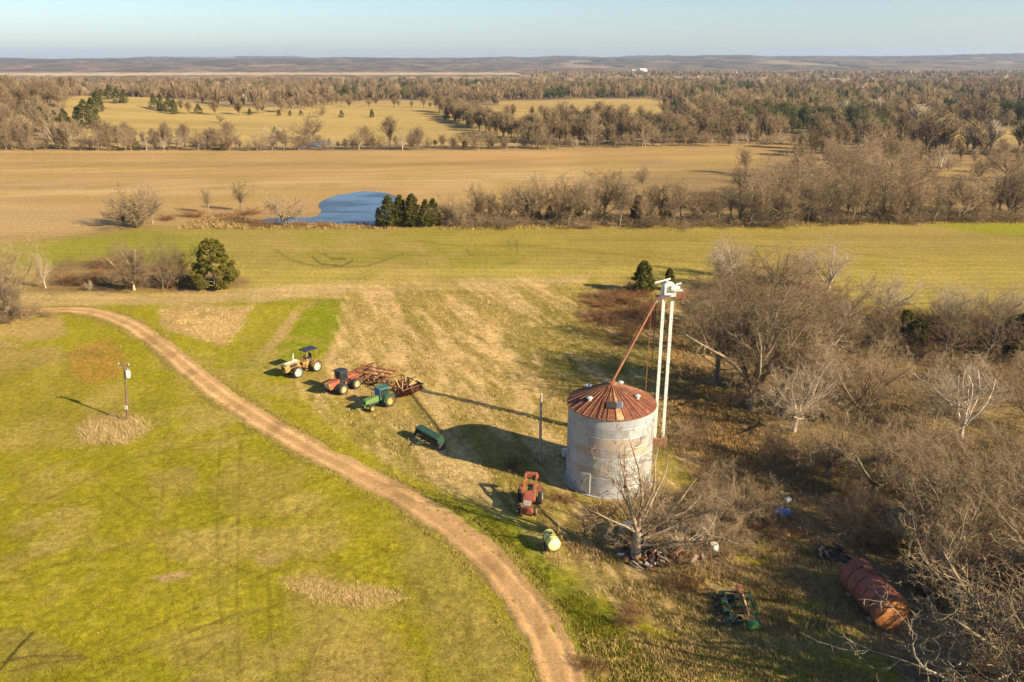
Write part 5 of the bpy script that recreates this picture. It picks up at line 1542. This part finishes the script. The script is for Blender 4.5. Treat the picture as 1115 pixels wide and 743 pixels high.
def grain_drill():
    x, y = centre((455, 476), (480, 490)); rz = heading((455, 474), (481, 489))
    t = thing('grain_drill', 'long dark green grain drill lying at the edge of the bin shadow', 'grain drill', (x, y, float(hgt(x, y))), rz)
    L = 1.62
    prof = [(-.32, 1.02), (-.05, .58), (.08, .58), (.36, 1.02), (.34, 1.08), (-.30, 1.08)]
    b = MB()
    V = [(-L, p[0], p[1]) for p in prof] + [(L, p[0], p[1]) for p in prof]; n = 6
    b.add(V, [tuple(range(n)), tuple(range(2 * n - 1, n - 1, -1))] + [(i, n + i, n + (i + 1) % n, (i + 1) % n) for i in range(n)])
    hp = b.build('hopper', M['dgreen'], t)
    l = MB(); l.box((0, .02, 1.125), (2 * L + .04, .72, .06), Matrix.Rotation(.10, 3, 'X'), bev=.015); l.build('lid', M['dgreen'], hp)
    e = MB(); e.box((0, .36, 1.17), (2 * L, .05, .05)); e.build('lid_edge', M['lgreen'], hp)
    f = MB(); f.bar((-L - .1, -.1, .55), (L + .1, -.1, .55), .10); f.bar((-L - .1, .45, .5), (L + .1, .45, .5), .08)
    for xx in (-L - .06, L + .06): f.box((xx, .1, .75), (.07, .7, .6)); 
    f.bar((-.5, -.1, .5), (0, -1.4, .4), .08); f.bar((.5, -.1, .5), (0, -1.4, .4), .08); f.build('frame', M['dgreen'], t)
    for k in range(14):
        xx = -L + .12 + k * (2 * L - .24) / 13
        s = MB(); s.tube([(xx, .0, .58), (xx, .18, .3), (xx, .3, .03)], [.03, .028, .025], 6); s.lathe([(.16, -.01), (.17, 0), (.16, .01)], 14, (xx + .03, .28, .16), 'X'); s.build('opener', M['rust_dark'], t)
    for xx in (-L - .22, L + .22):
        w = MB(); w.lathe([(.30, -.07), (.36, -.05), (.36, .05), (.30, .07)], 22, (xx, .05, .36), 'X'); o = w.build('wheel', M['tyre'], t, True)
        r = MB(); r.lathe([(.29, -.05), (.06, -.03), (.06, .03), (.29, .05)], 16, (xx, .05, .36), 'X'); r.build('rim', M['galv'], o)
grain_drill()

def red_loader():
    x, y, z = at(576, 553)
    rz = heading((579, 540), (574, 560))
    t = thing('old_tractor', 'faded red old tractor with a raised loader arm at the edge of the bin shadow', 'tractor', (x, y, z), rz)
    f = MB(); f.box((.1, 0, .7), (2.2, .4, .36), bev=.04); f.build('chassis', M['red'], t)
    h = MB(); h.prism([(-.1, .82), (1.15, .82), (1.2, .95), (1.15, 1.35), (-.1, 1.45)], -.33, .33); hd = h.build('hood', M['red'], t)
    g = MB(); g.box((1.2, 0, 1.1), (.06, .56, .42), bev=.02); g.build('grille', M['galv'], hd)
    b = MB(); b.box((1.45, 0, .62), (.35, .95, .5), taper=.9, bev=.05); b.build('bumper', M['red'], t)
    for s in (1, -1):
        wheel(t, (-.85, s * .78, .62), .62, .34, 'rim_white', rimf=.55); wheel(t, (.95, s * .62, .36), .36, .2, 'rim_tan', lugs=0)
    a = MB()
    for s in (1, -1): a.bar((.75, s * .48, 1.0), (-1.35, s * .42, 2.15), .13, .15)
    a.bar((-.6, -.45, 1.75), (-.6, .45, 1.75), .09); a.bar((-1.35, -.5, 2.15), (-1.35, .5, 2.15), .12); a.build('loader_arm', M['orange'], t)
    c = MB()
    for s in (1, -1): c.tube([(.2, s * .46, .85), (-.4, s * .44, 1.6)], .05, 8)
    c.build('cylinder', M['galv'], t)
    u = MB(); u.box((-1.45, 0, 2.05), (.3, 1.1, .42), taper=.8, bev=.04); u.build('bucket', M['red'], t)
    s = MB(); s.box((-.75, 0, 1.2), (.4, .42, .1), bev=.03); s.box((-.95, 0, 1.4), (.08, .4, .36), bev=.03); s.build('seat', M['black'], t)
    for q in (1, -1):
        fd = MB(); fd.box((-.85, q * .68, 1.26), (.9, .36, .05), bev=.02); fd.build('fender', M['red'], t)
red_loader()

def sprayer():
    x, y, z = at(600, 598); rz = heading((596, 588), (604, 602))
    t = thing('sprayer', 'small yellow tank sprayer with a pale round end at the grass edge', 'sprayer', (x, y, z), rz)
    m = MB(); m.lathe([(.36, -.74), (.44, -.66), (.45, -.3), (.45, .3), (.45, .62)], 28, (0, 0, .78), 'X'); tk = m.build('tank', M['ytank'], t, True)
    e = MB(); e.lathe([(.455, .60), (.44, .70), (.34, .76), (.05, .79)], 28, (0, 0, .78), 'X'); e.build('tank_end', M['ytank_end'], tk, True)
    b = MB()
    for xx in (-.4, .15): b.lathe([(.452, -.03), (.466, -.03), (.466, .03), (.452, .03)], 28, (xx, 0, .78), 'X')
    b.build('strap', M['black'], tk)
    l = MB(); l.lathe([(.13, 1.20), (.13, 1.28), (.05, 1.31)], 14, (-.1, 0, 0)); l.build('filler_lid', M['black'], tk)
    f = MB(); f.bar((-.9, .3, .34), (.9, .3, .34), .07); f.bar((-.9, -.3, .34), (.9, -.3, .34), .07)
    for xx in (-.6, .5): f.bar((xx, -.42, .32), (xx, .42, .32), .07)
    f.build('frame', M['yellow'], t)
    bm = MB(); bm.bar((-.2, .55, .3), (-.25, .62, 1.65), .06); bm.bar((.3, .55, .3), (.2, .72, 1.1), .06); bm.bar((-.5, .6, 1.0), (.7, .8, .8), .05); bm.bar((-.3, .6, 1.5), (.1, .7, 1.1), .05); bm.build('boom', M['yellow'], t)
    for s in (1, -1): wheel(t, (0, s * .52, .28), .28, .16, 'rim_yellow', lugs=0)
sprayer()

def rusty_tank():
    a = at(929, 640); b = at(969, 684)
    rz = math.atan2(b[1] - a[1], b[0] - a[0]); L = math.hypot(b[0] - a[0], b[1] - a[1]) ; R = 1.12
    x, y = (a[0] + b[0]) / 2, (a[1] + b[1]) / 2
    t = thing('storage_tank', 'big rusty cylindrical tank lying on its side under the trees', 'tank', (x, y, float(hgt(x, y))), rz)
    m = MB(); z = R - .08
    prof = [(R - .02, -L / 2)]
    for k in range(1, 24):
        xx = -L / 2 + L * k / 24; prof.append((R + .012 * math.sin(k * 2.1), xx))
    prof.append((R - .02, L / 2))
    m.lathe(prof, 40, (0, 0, z), 'X'); sh = m.build('shell', M['tank_rust'], t, True)
    h = MB()
    for k in (.2, .42, .62, .82): 
        xx = -L / 2 + L * k; h.lathe([(R - .01, xx - .05), (R + .035, xx - .04), (R + .035, xx + .04), (R - .01, xx + .05)], 40, (0, 0, z), 'X')
    h.build('hoop', M['rust_dark'], sh)
    e = MB(); e.lathe([(R + .02, L / 2 - .04), (R + .02, L / 2 + .03), (R * .9, L / 2 + .10), (R * .5, L / 2 + .18), (.04, L / 2 + .2)], 40, (0, 0, z), 'X'); e.build('end_plate', M['tank_end'], t, True)
    e = MB(); e.lathe([(.04, -L / 2 - .2), (R * .5, -L / 2 - .18), (R * .9, -L / 2 - .1), (R + .02, -L / 2 - .03), (R + .02, -L / 2 + .04)], 40, (0, 0, z), 'X'); e.build('end_plate', M['tank_rust'], t, True)
    c = MB(); c.lathe([(.28, 2 * R - .2), (.28, 2 * R + .06), (.30, 2 * R + .1), (.05, 2 * R + .13)], 16, (-L * .22, 0, 0)); c.build('manhole', M['rust'], t, True)
    f = MB(); f.tube([(L * .3, 0, 2 * R - .2), (L * .3, 0, 2 * R + .08)], .07, 8); f.build('fitting', M['rust_dark'], t)
    k = MB()
    for xx in (-L * .3, L * .3):
        for s in (1, -1): k.box((xx, s * .75, .1), (.3, .35, .3), Matrix.Rotation(-.5 * s, 3, 'X'))
    k.build('chock', M['pole'], t)
rusty_tank()

def green_implement():
    a = at(803, 650); b = at(815, 690); rz = math.atan2(b[1] - a[1], b[0] - a[0])
    x, y = (a[0] + b[0]) / 2, (a[1] + b[1]) / 2; L = math.hypot(b[0] - a[0], b[1] - a[1])
    t = thing('planter', 'derelict green planter with a rusty centre beam in the scrub below the brush', 'planter', (x, y, float(hgt(x, y))), rz)
    m = MB(); m.bar((-L / 2, 0, .9), (L / 2 - .3, .0, .78), .30, .16); bm = m.build('beam', M['rust'], t)
    y_ = MB(); y_.bar((-L * .18, .03, 1.0), (L * .34, .06, .90), .09, .08); y_.build('drawbar', M['rim_tan'], bm)
    f = MB()
    for k in range(5):
        xx = -L * .4 + L * .8 * k / 4; f.bar((xx, -1.0, .62), (xx + .1, .65, .66), .08)
    f.bar((-L * .42, -.95, .6), (L * .45, -.95, .58), .09); f.bar((-L * .42, .62, .66), (L * .45, .62, .62), .09); f.bar((-L * .3, .6, .66), (L * .3, .15, 1.2), .06); f.build('frame', M['dgreen'], t)
    h = MB(); h.box((L / 2 - .05, .2, .62), (.42, .75, .45), taper=.85, bev=.05); h.build('seed_box', M['green'], t)
    for k in range(4):
        xx = -L * .36 + L * .72 * k / 3
        u = MB(); u.box((xx, -1.12, .5), (.22, .34, .34), taper=1.15, bev=.03); u.bar((xx, -1.0, .5), (xx, -1.55, .2), .05); un = u.build('row_unit', M['dgreen'], t)
        w = MB(); w.lathe([(.17, -.05), (.2, 0), (.17, .05)], 16, (xx, -1.5, .2), 'X'); w.build('press_wheel', M['tyre'], un)
    for xx in (-L * .3, L * .3):
        w = MB(); w.lathe([(.22, -.09), (.33, -.07), (.33, .07), (.22, .09)], 22, (xx, -.55, .33), 'X'); o = w.build('wheel', M['tyre'], t, True)
        r = MB(); r.lathe([(.22, -.06), (.05, -.03), (.05, .03), (.22, .06)], 16, (xx, -.55, .33), 'X'); r.build('rim', M['rim_tan'], o)
    c = MB()
    for xx in (-.4, .1): c.tube([(xx, -.5, .7), (xx + .5, .3, 1.05)], .045, 8)
    c.build('cylinder', M['lgreen'], t)
green_implement()

# ------------------------------------------------------------------ junk, barrels, tyres
def barrel(px, py, mat, label, h=.88, r=.29, lie=None):
    x, y, z = at(px, py)
    t = thing('barrel', label, 'barrel', (x, y, z), 0 if lie is None else lie)
    ax = 'Z' if lie is None else 'X'; c = (0, 0, 0) if lie is None else (-h / 2, 0, r)
    m = MB(); pr = [(r * .97, 0), (r, .02)]
    for k in (1 / 3, 2 / 3): pr += [(r, h * k - .03), (r * 1.04, h * k), (r, h * k + .03)]
    pr += [(r, h - .02), (r * .97, h), (r * .93, h - .015)]
    m.lathe(pr, 24, c, ax); m.build('drum', mat, t, True)
    k = MB(); k.lathe([(.04, 0), (.04, .02)], 10, (.15, 0, h - .012) if lie is None else (h / 2 - .01, .15, r), ax); k.build('bung', M['galv'], t)
barrel(851, 563, M['blue'], 'bright blue barrel lying at the shaded wood edge', lie=math.radians(-10), h=1.1, r=.36)
barrel(777, 603, M['white'], 'pale drum at the right end of the junk heap', h=.8, r=.28)
barrel(857, 547, M['white'], 'small white drum under the trees above the blue barrel', h=.5, r=.2, lie=.6)
barrel(615, 497, M['white'], 'white drum standing against the left foot of the grain bin', h=.7, r=.24)
def tyre_thing(px, py, R, tilt, lab):
    x, y, z = at(px, py)
    w = R * .42; m = MB()
    m.lathe([(R * .58, -w * .5), (R * .8, -w * .55), (R * .97, -w * .4), (R, 0), (R * .97, w * .4), (R * .8, w * .55), (R * .58, w * .5), (R * .62, 0)], 28, (0, 0, 0), 'Z')
    me = m.build('tyre', M['tyre'], None, True); me.location = (x, y, z + w * .5 + abs(math.sin(tilt)) * R * .9); me.rotation_euler = (tilt, 0, px)
    tag(me, lab, 'tyre', 'tyres dumped beyond the rusty tank')
for (a, b, r, tl) in [(899, 606, .55, .1), (907, 604, .6, .2), (913, 602, .55, .7), (893, 609, .48, 1.2), (920, 611, .5, .1), (905, 609, .5, .5)]:
    tyre_thing(a, b, r, tl, 'old tyre dumped in the grass at the far end of the rusty tank')

def white_box():
    x, y, z = at(682, 579)
    t = thing('freezer', 'small white box standing behind the trunk of the dead tree', 'box', (x, y, z), .4)
    m = MB(); m.box((0, 0, .32), (.9, .55, .6), bev=.03); m.build('cabinet', M['white'], t)
    l = MB(); l.box((0, 0, .66), (.93, .58, .08), bev=.02); l.build('lid', M['white'], t)
white_box()

def scrap():
    r = random.Random(21); parts = {'rust': MB(), 'rust_dark': MB(), 'pole': MB(), 'white': MB(), 'black': MB(), 'galv': MB()}
    poly = [(672, 592), (700, 580), (745, 575), (780, 590), (785, 610), (740, 618), (700, 622), (676, 612)]
    pts = scatter(poly, 260, r, .18)
    for (x, y) in pts:
        k = r.choices(list(parts), [5, 5, 7, .5, 2, 1.0])[0]; z = float(hgt(x, y)); m = parts[k]
        a = r.uniform(0, PI); el = r.uniform(-.1, .6)
        d = Vector((math.cos(a) * math.cos(el), math.sin(a) * math.cos(el), math.sin(el)))
        L = r.uniform(.3, 1.5)
        if r.random() < .55: m.bar(Vector((x, y, z + .05)), Vector((x, y, z + .05)) + d * L, r.uniform(.03, .10), r.uniform(.03, .08))
        elif r.random() < .5: m.box((x, y, z + .25), (r.uniform(.15, .55), r.uniform(.15, .45), r.uniform(.04, .25)), (r.uniform(-.5, .5), r.uniform(-.5, .5), a))
        else: m.tube([(x, y, z + .1), tuple(Vector((x, y, z + .3)) + d * L * .7)], r.uniform(.05, .18), 8)
    root = thing('scrap_pile', 'heap of rusty scrap, old timber and junk around the foot of the dead tree', 'junk heap', (0, 0, 0))
    names = {'rust': 'rusty_scrap', 'rust_dark': 'dark_scrap', 'pole': 'timber', 'white': 'pale_scrap', 'black': 'black_scrap', 'galv': 'sheet_metal'}
    x0, y0 = np.mean([p[0] for p in pts]), np.mean([p[1] for p in pts])
    root.location = (x0, y0, 0); root['kind'] = 'stuff'
    for k, m in parts.items():
        m.v = [(v[0] - x0, v[1] - y0, v[2]) for v in m.v]
        if m.v: tag(m.build(names[k], M[k], root), kind='stuff')
scrap()

def fallen_log(px, py, qx, qy, r, lab, mat='bark_pale'):
    a = Vector(at(px, py)); b = Vector(at(qx, qy)); d = b - a
    m = MB(); rr = random.Random(px)
    pts = [a + d * (k / 6) + Vector((rr.gauss(0, .08), rr.gauss(0, .08), r * .8 + rr.random() * .1)) for k in range(7)]
    m.tube(pts, [r * (1 - .09 * k) for k in range(7)], 9)
    for k in range(5):
        p = pts[1 + k]; dd = Vector((rr.gauss(0, 1), rr.gauss(0, 1), abs(rr.gauss(0, .8)) + .2)).normalized() * rr.uniform(.8, 2.2)
        m.tube([p, p + dd * .5 + Vector((0, 0, .1)), p + dd], [r * .4, r * .28, r * .12], 6)
    o = m.build('fallen_log', M[mat], None, True); tag(o, lab, 'log')
fallen_log(1022, 622, 1060, 610, .22, 'mossy fallen log beside the many-limbed trees above the rusty tank')
fallen_log(1010, 664, 1030, 640, .13, 'fallen branch leaning beside the near end of the rusty tank')
fallen_log(812, 438, 862, 424, .18, 'long pale fallen log under the tallest tree of the near wood')

# ------------------------------------------------------------------ far buildings and power pylon frames
def far_house(px, py, w, d, h, lab, pale=True):
    x, y, z = at(px, py)
    t = thing('farm_building', lab, 'building', (x, y, z), rt.uniform(-.4, .4))
    m = MB(); m.box((0, 0, h / 2), (w, d, h)); m.build('wall', M['white'] if pale else M['red'], t)
    r = MB(); V = [(-w / 2 - .4, -d / 2 - .4, h), (w / 2 + .4, -d / 2 - .4, h), (w / 2 + .4, d / 2 + .4, h), (-w / 2 - .4, d / 2 + .4, h), (-w / 2 - .4, 0, h + d * .3), (w / 2 + .4, 0, h + d * .3)]
    r.add(V, [(0, 1, 5, 4), (2, 3, 4, 5), (0, 4, 3), (1, 2, 5), (0, 3, 2, 1)]); r.build('roof', M['roofmetal'], t)
    q = MB()
    for k in range(3): q.box((-w * .3 + k * w * .3, -d / 2 - .03, h * .55), (w * .1, .1, h * .3))
    q.build('window', M['glass'], t)
far_house(700, 79.0, 24, 14, 8, 'long white farm building shining in the far woods behind the elevator')
far_house(690, 79.2, 12, 10, 6, 'smaller white farm building beside the long one in the far woods')
for a, b, h, l in [(684, 672, .9, 'dark weed clump below the scrub in the lower middle'), (640, 727, .7, 'low weed clump at the right edge of the road by the bottom'), (748, 640, .9, 'russet weed clump left of the green planter'), (650, 560, .8, 'dark weed clump at the foot of the grain bin'), (612, 545, .8, 'weed clump between the red tractor and the grain bin'), (556, 508, .7, 'weed clump in the shade of the grain bin')]:
    bush_px(a, b, h, l, pool=V_BUSH_RED, wide=1.4, name='weed_clump')
# ------------------------------------------------------------------ rough grass, weeds and dry stalks
def grass():
    rng = np.random.default_rng(31)
    V = []; T = []; C = []; base = 0
    def tufts(poly, n, h, blades, c0, c1, spread=.16, w=.035, clump=.42, lean=.5, soft=14):
        nonlocal base
        P = np.array([at(*p)[:2] for p in poly]); lo, hi = P.min(0), P.max(0)
        pts = np.zeros((0, 2))
        for _ in range(30):
            q = lo + rng.random((n * 3, 2)) * (hi - lo)
            px, py = proj(q[:, 0], q[:, 1], 0 * q[:, 0])
            sdv = sd_poly(px, py, poly)
            d = fbm(q[:, 0] / 1.6, q[:, 1] / 1.6, 77, 3) * .7 + .3 * fbm(q[:, 0] / 9, q[:, 1] / 9, 78, 2)
            ok = (sdv < -soft * rng.random(len(q)) ** 1.3 + soft * .25) & (d > clump + rng.normal(0, .05, len(q)))
            rd = poly_dist(px, py, MAIN_ROAD)
            ok &= rd > 13 + 22 * sstep(420, 720, py)
            pts = np.concatenate([pts, q[ok]])
            if len(pts) >= n: break
        pts = pts[:n]; m = len(pts)
        if not m: return
        k = blades
        hh = h * rng.uniform(.5, 1.3, (m, 1)) * np.ones((m, k)) * rng.uniform(.6, 1.15, (m, k))
        a = rng.uniform(0, 2 * PI, (m, k)); r = spread * rng.random((m, k))
        bx = pts[:, :1] + r * np.cos(a); by = pts[:, 1:] + r * np.sin(a)
        # blown over to one side, roughly with the lie of the mown rows
        la = rng.normal(2.3, .9, (m, 1)) + rng.normal(0, .5, (m, k)); ll = hh * lean * rng.uniform(.3, 1.5, (m, k))
        tx = bx + ll * np.cos(la); ty = by + ll * np.sin(la)
        wa = rng.uniform(0, PI, (m, k)); ww = w * rng.uniform(.6, 1.4, (m, k))
        z = hgt(bx, by) - .04
        v = np.stack([np.stack([bx - ww * np.cos(wa), by - ww * np.sin(wa), z], -1), np.stack([bx + ww * np.cos(wa), by + ww * np.sin(wa), z], -1), np.stack([tx, ty, z + .04 + hh], -1)], 2).reshape(-1, 3)
        t = rng.random((m, 1, 1)); cc = np.array(c0) * (1 - t) + np.array(c1) * t
        cc = cc * rng.uniform(.75, 1.25, (m, k, 1))
        c = np.repeat(cc.reshape(-1, 3), 3, 0)
        V.append(v); C.append(c); T.append(np.arange(m * k * 3).reshape(-1, 3) + base); base += m * k * 3
    S0, S1 = (.33, .225, .09), (.52, .385, .19)
    ROUGH = [(372, 322), (640, 308), (760, 330), (800, 480), (760, 560), (690, 556), (640, 530), (575, 560), (520, 545), (455, 520), (400, 490), (340, 440), (322, 420), (350, 400), (366, 372)]
    tufts(ROUGH, 12000, .20, 5, S0, S1, .30, .018, .50, 1.1, 30)
    tufts(ROUGH, 8000, .18, 5, (.11, .105, .012), (.20, .16, .03), .3, .02, .47, 1.0, 30)
    tufts([(575, 566), (640, 545), (720, 540), (850, 560), (930, 610), (960, 700), (840, 712), (760, 708), (690, 672), (640, 640), (600, 605)], 6000, .26, 6, (.30, .205, .08), (.50, .37, .18), .3, .018, .49, .9, 24)
    tufts([(640, 600), (760, 620), (860, 640), (940, 700), (700, 700)], 3000, .18, 6, (.13, .13, .012), (.22, .19, .03), .3, .018, .48, .9, 24)
    tufts([(575, 566), (720, 540), (850, 560), (940, 620), (940, 700), (690, 672), (600, 605)], 1200, .4, 5, (.14, .085, .04), (.25, .15, .065), .25, .022, .5, .5, 20)
    tufts([(715, 330), (780, 420), (860, 560), (900, 590), (780, 560), (730, 480)], 5000, .32, 5, S0, (.30, .18, .07), .2, .035, .42)
    tufts(WOOD_R[:-6] + [(1300, 620), (1080, 760), (1000, 640), (885, 575), (812, 492)], 13000, .42, 5, (.13, .085, .04), (.36, .27, .12), .3, .026, .42, .7, 20)
    tufts([(84, 470), (98, 456), (152, 454), (163, 468), (142, 483), (96, 484)], 750, .38, 7, (.24, .17, .07), (.44, .33, .16), .35, .016, .46, .8, 22)
    tufts([(84, 376), (128, 370), (134, 410), (100, 418), (80, 395)], 500, .22, 6, (.24, .13, .03), (.36, .21, .06), .35, .016, .47, .8, 18)
    tufts([(172, 338), (276, 334), (250, 376), (205, 366)], 1500, .2, 5, S0, S1, .3, .02, .46, 1, 12)
    tufts([(306, 634), (400, 638), (445, 650), (400, 664), (345, 654)], 1300, .14, 5, S0, S1, .25, .014, .45, 1, 16)
    tufts([(620, 690), (700, 690), (860, 710), (960, 735), (960, 800), (640, 800)], 3500, .22, 5, S0, (.36, .27, .10), .2, .03, .45)
    # short winter grass of the near pasture
    NEARP = [(-80, 400), (60, 360), (180, 400), (300, 486), (450, 560), (540, 640), (600, 800), (-200, 900), (-200, 430)]
    tufts(NEARP, 26000, .10, 5, (.11, .11, .005), (.21, .175, .014), .2, .014, .47, .9)
    tufts(NEARP, 4000, .10, 5, (.24, .17, .05), (.36, .26, .11), .3, .012, .53, 1.0)
    tufts([(455, 535), (530, 555), (640, 650), (740, 740), (660, 800), (600, 690), (520, 595)], 5000, .14, 5, (.10, .12, .008), (.20, .18, .02), .16, .025, .46, .8)
    # grass leaning over the edges of the track, and a thin crown along its middle
    def verge(off, n, h, c0, c1, sd_):
        nonlocal base
        L = world_line(MAIN_ROAD, .5); T_ = np.gradient(L, axis=0); T_ /= np.linalg.norm(T_, axis=1)[:, None]
        i = rng.integers(0, len(L), n); o = off + rng.normal(0, sd_, n)
        keep = fbm(i * .11, o * 2, 91, 3) > .5
        i = i[keep]; o = o[keep]; m = len(i)
        p = L[i] + np.stack([-T_[i, 1], T_[i, 0]], 1) * o[:, None] + rng.normal(0, .15, (m, 2))
        k = 5; a = rng.uniform(0, 6.28, (m, k)); bx = p[:, :1] + .18 * np.cos(a) * rng.random((m, k)); by = p[:, 1:] + .18 * np.sin(a) * rng.random((m, k))
        hh = h * rng.uniform(.5, 1.3, (m, k)); la = rng.uniform(0, 6.28, (m, k)); tx = bx + hh * .8 * np.cos(la); ty = by + hh * .8 * np.sin(la)
        ww = .02 * rng.uniform(.6, 1.4, (m, k)); z = hgt(bx, by) + .02
        v = np.stack([np.stack([bx - ww, by, z], -1), np.stack([bx + ww, by, z], -1), np.stack([tx, ty, z + hh], -1)], 2).reshape(-1, 3)
        t = rng.random((m, 1, 1)); cc = (np.array(c0) * (1 - t) + np.array(c1) * t) * rng.uniform(.75, 1.25, (m, k, 1))
        V.append(v); C.append(np.repeat(cc.reshape(-1, 3), 3, 0)); T.append(np.arange(m * k * 3).reshape(-1, 3) + base); base += m * k * 3
    for s_ in (-1.55, 1.55): verge(s_, 5200, .14, (.15, .14, .015), (.34, .25, .09), .32)
    verge(0, 2200, .08, (.17, .15, .02), (.34, .25, .10), .22)
    # reeds on the pond bank, dry edge of the green field
    tufts([(195, 248), (225, 236), (262, 240), (290, 246), (432, 246.5), (430, 249), (300, 249), (200, 250)], 1000, .55, 6, (.17, .11, .05), (.30, .205, .09), .35, .07, .3, .25)
    tufts([(480, 246), (640, 244), (860, 240), (1000, 236), (1115, 238), (1115, 241), (860, 244), (640, 247.5), (480, 250)], 1800, .55, 6, (.20, .14, .05), (.36, .26, .11), .5, .06, .4, .4)
    V = np.concatenate(V); T = np.concatenate(T); C = np.concatenate(C)
    m = attr_mat('dry_grass', .95, .2, 2., .05)
    o = link('grass', mesh_np('grass', V, None, T, m, C))
    tag(o, 'rough straw-coloured grass and short green turf over the pasture', 'grass', kind='stuff')
    print('blades', len(T))
grass()
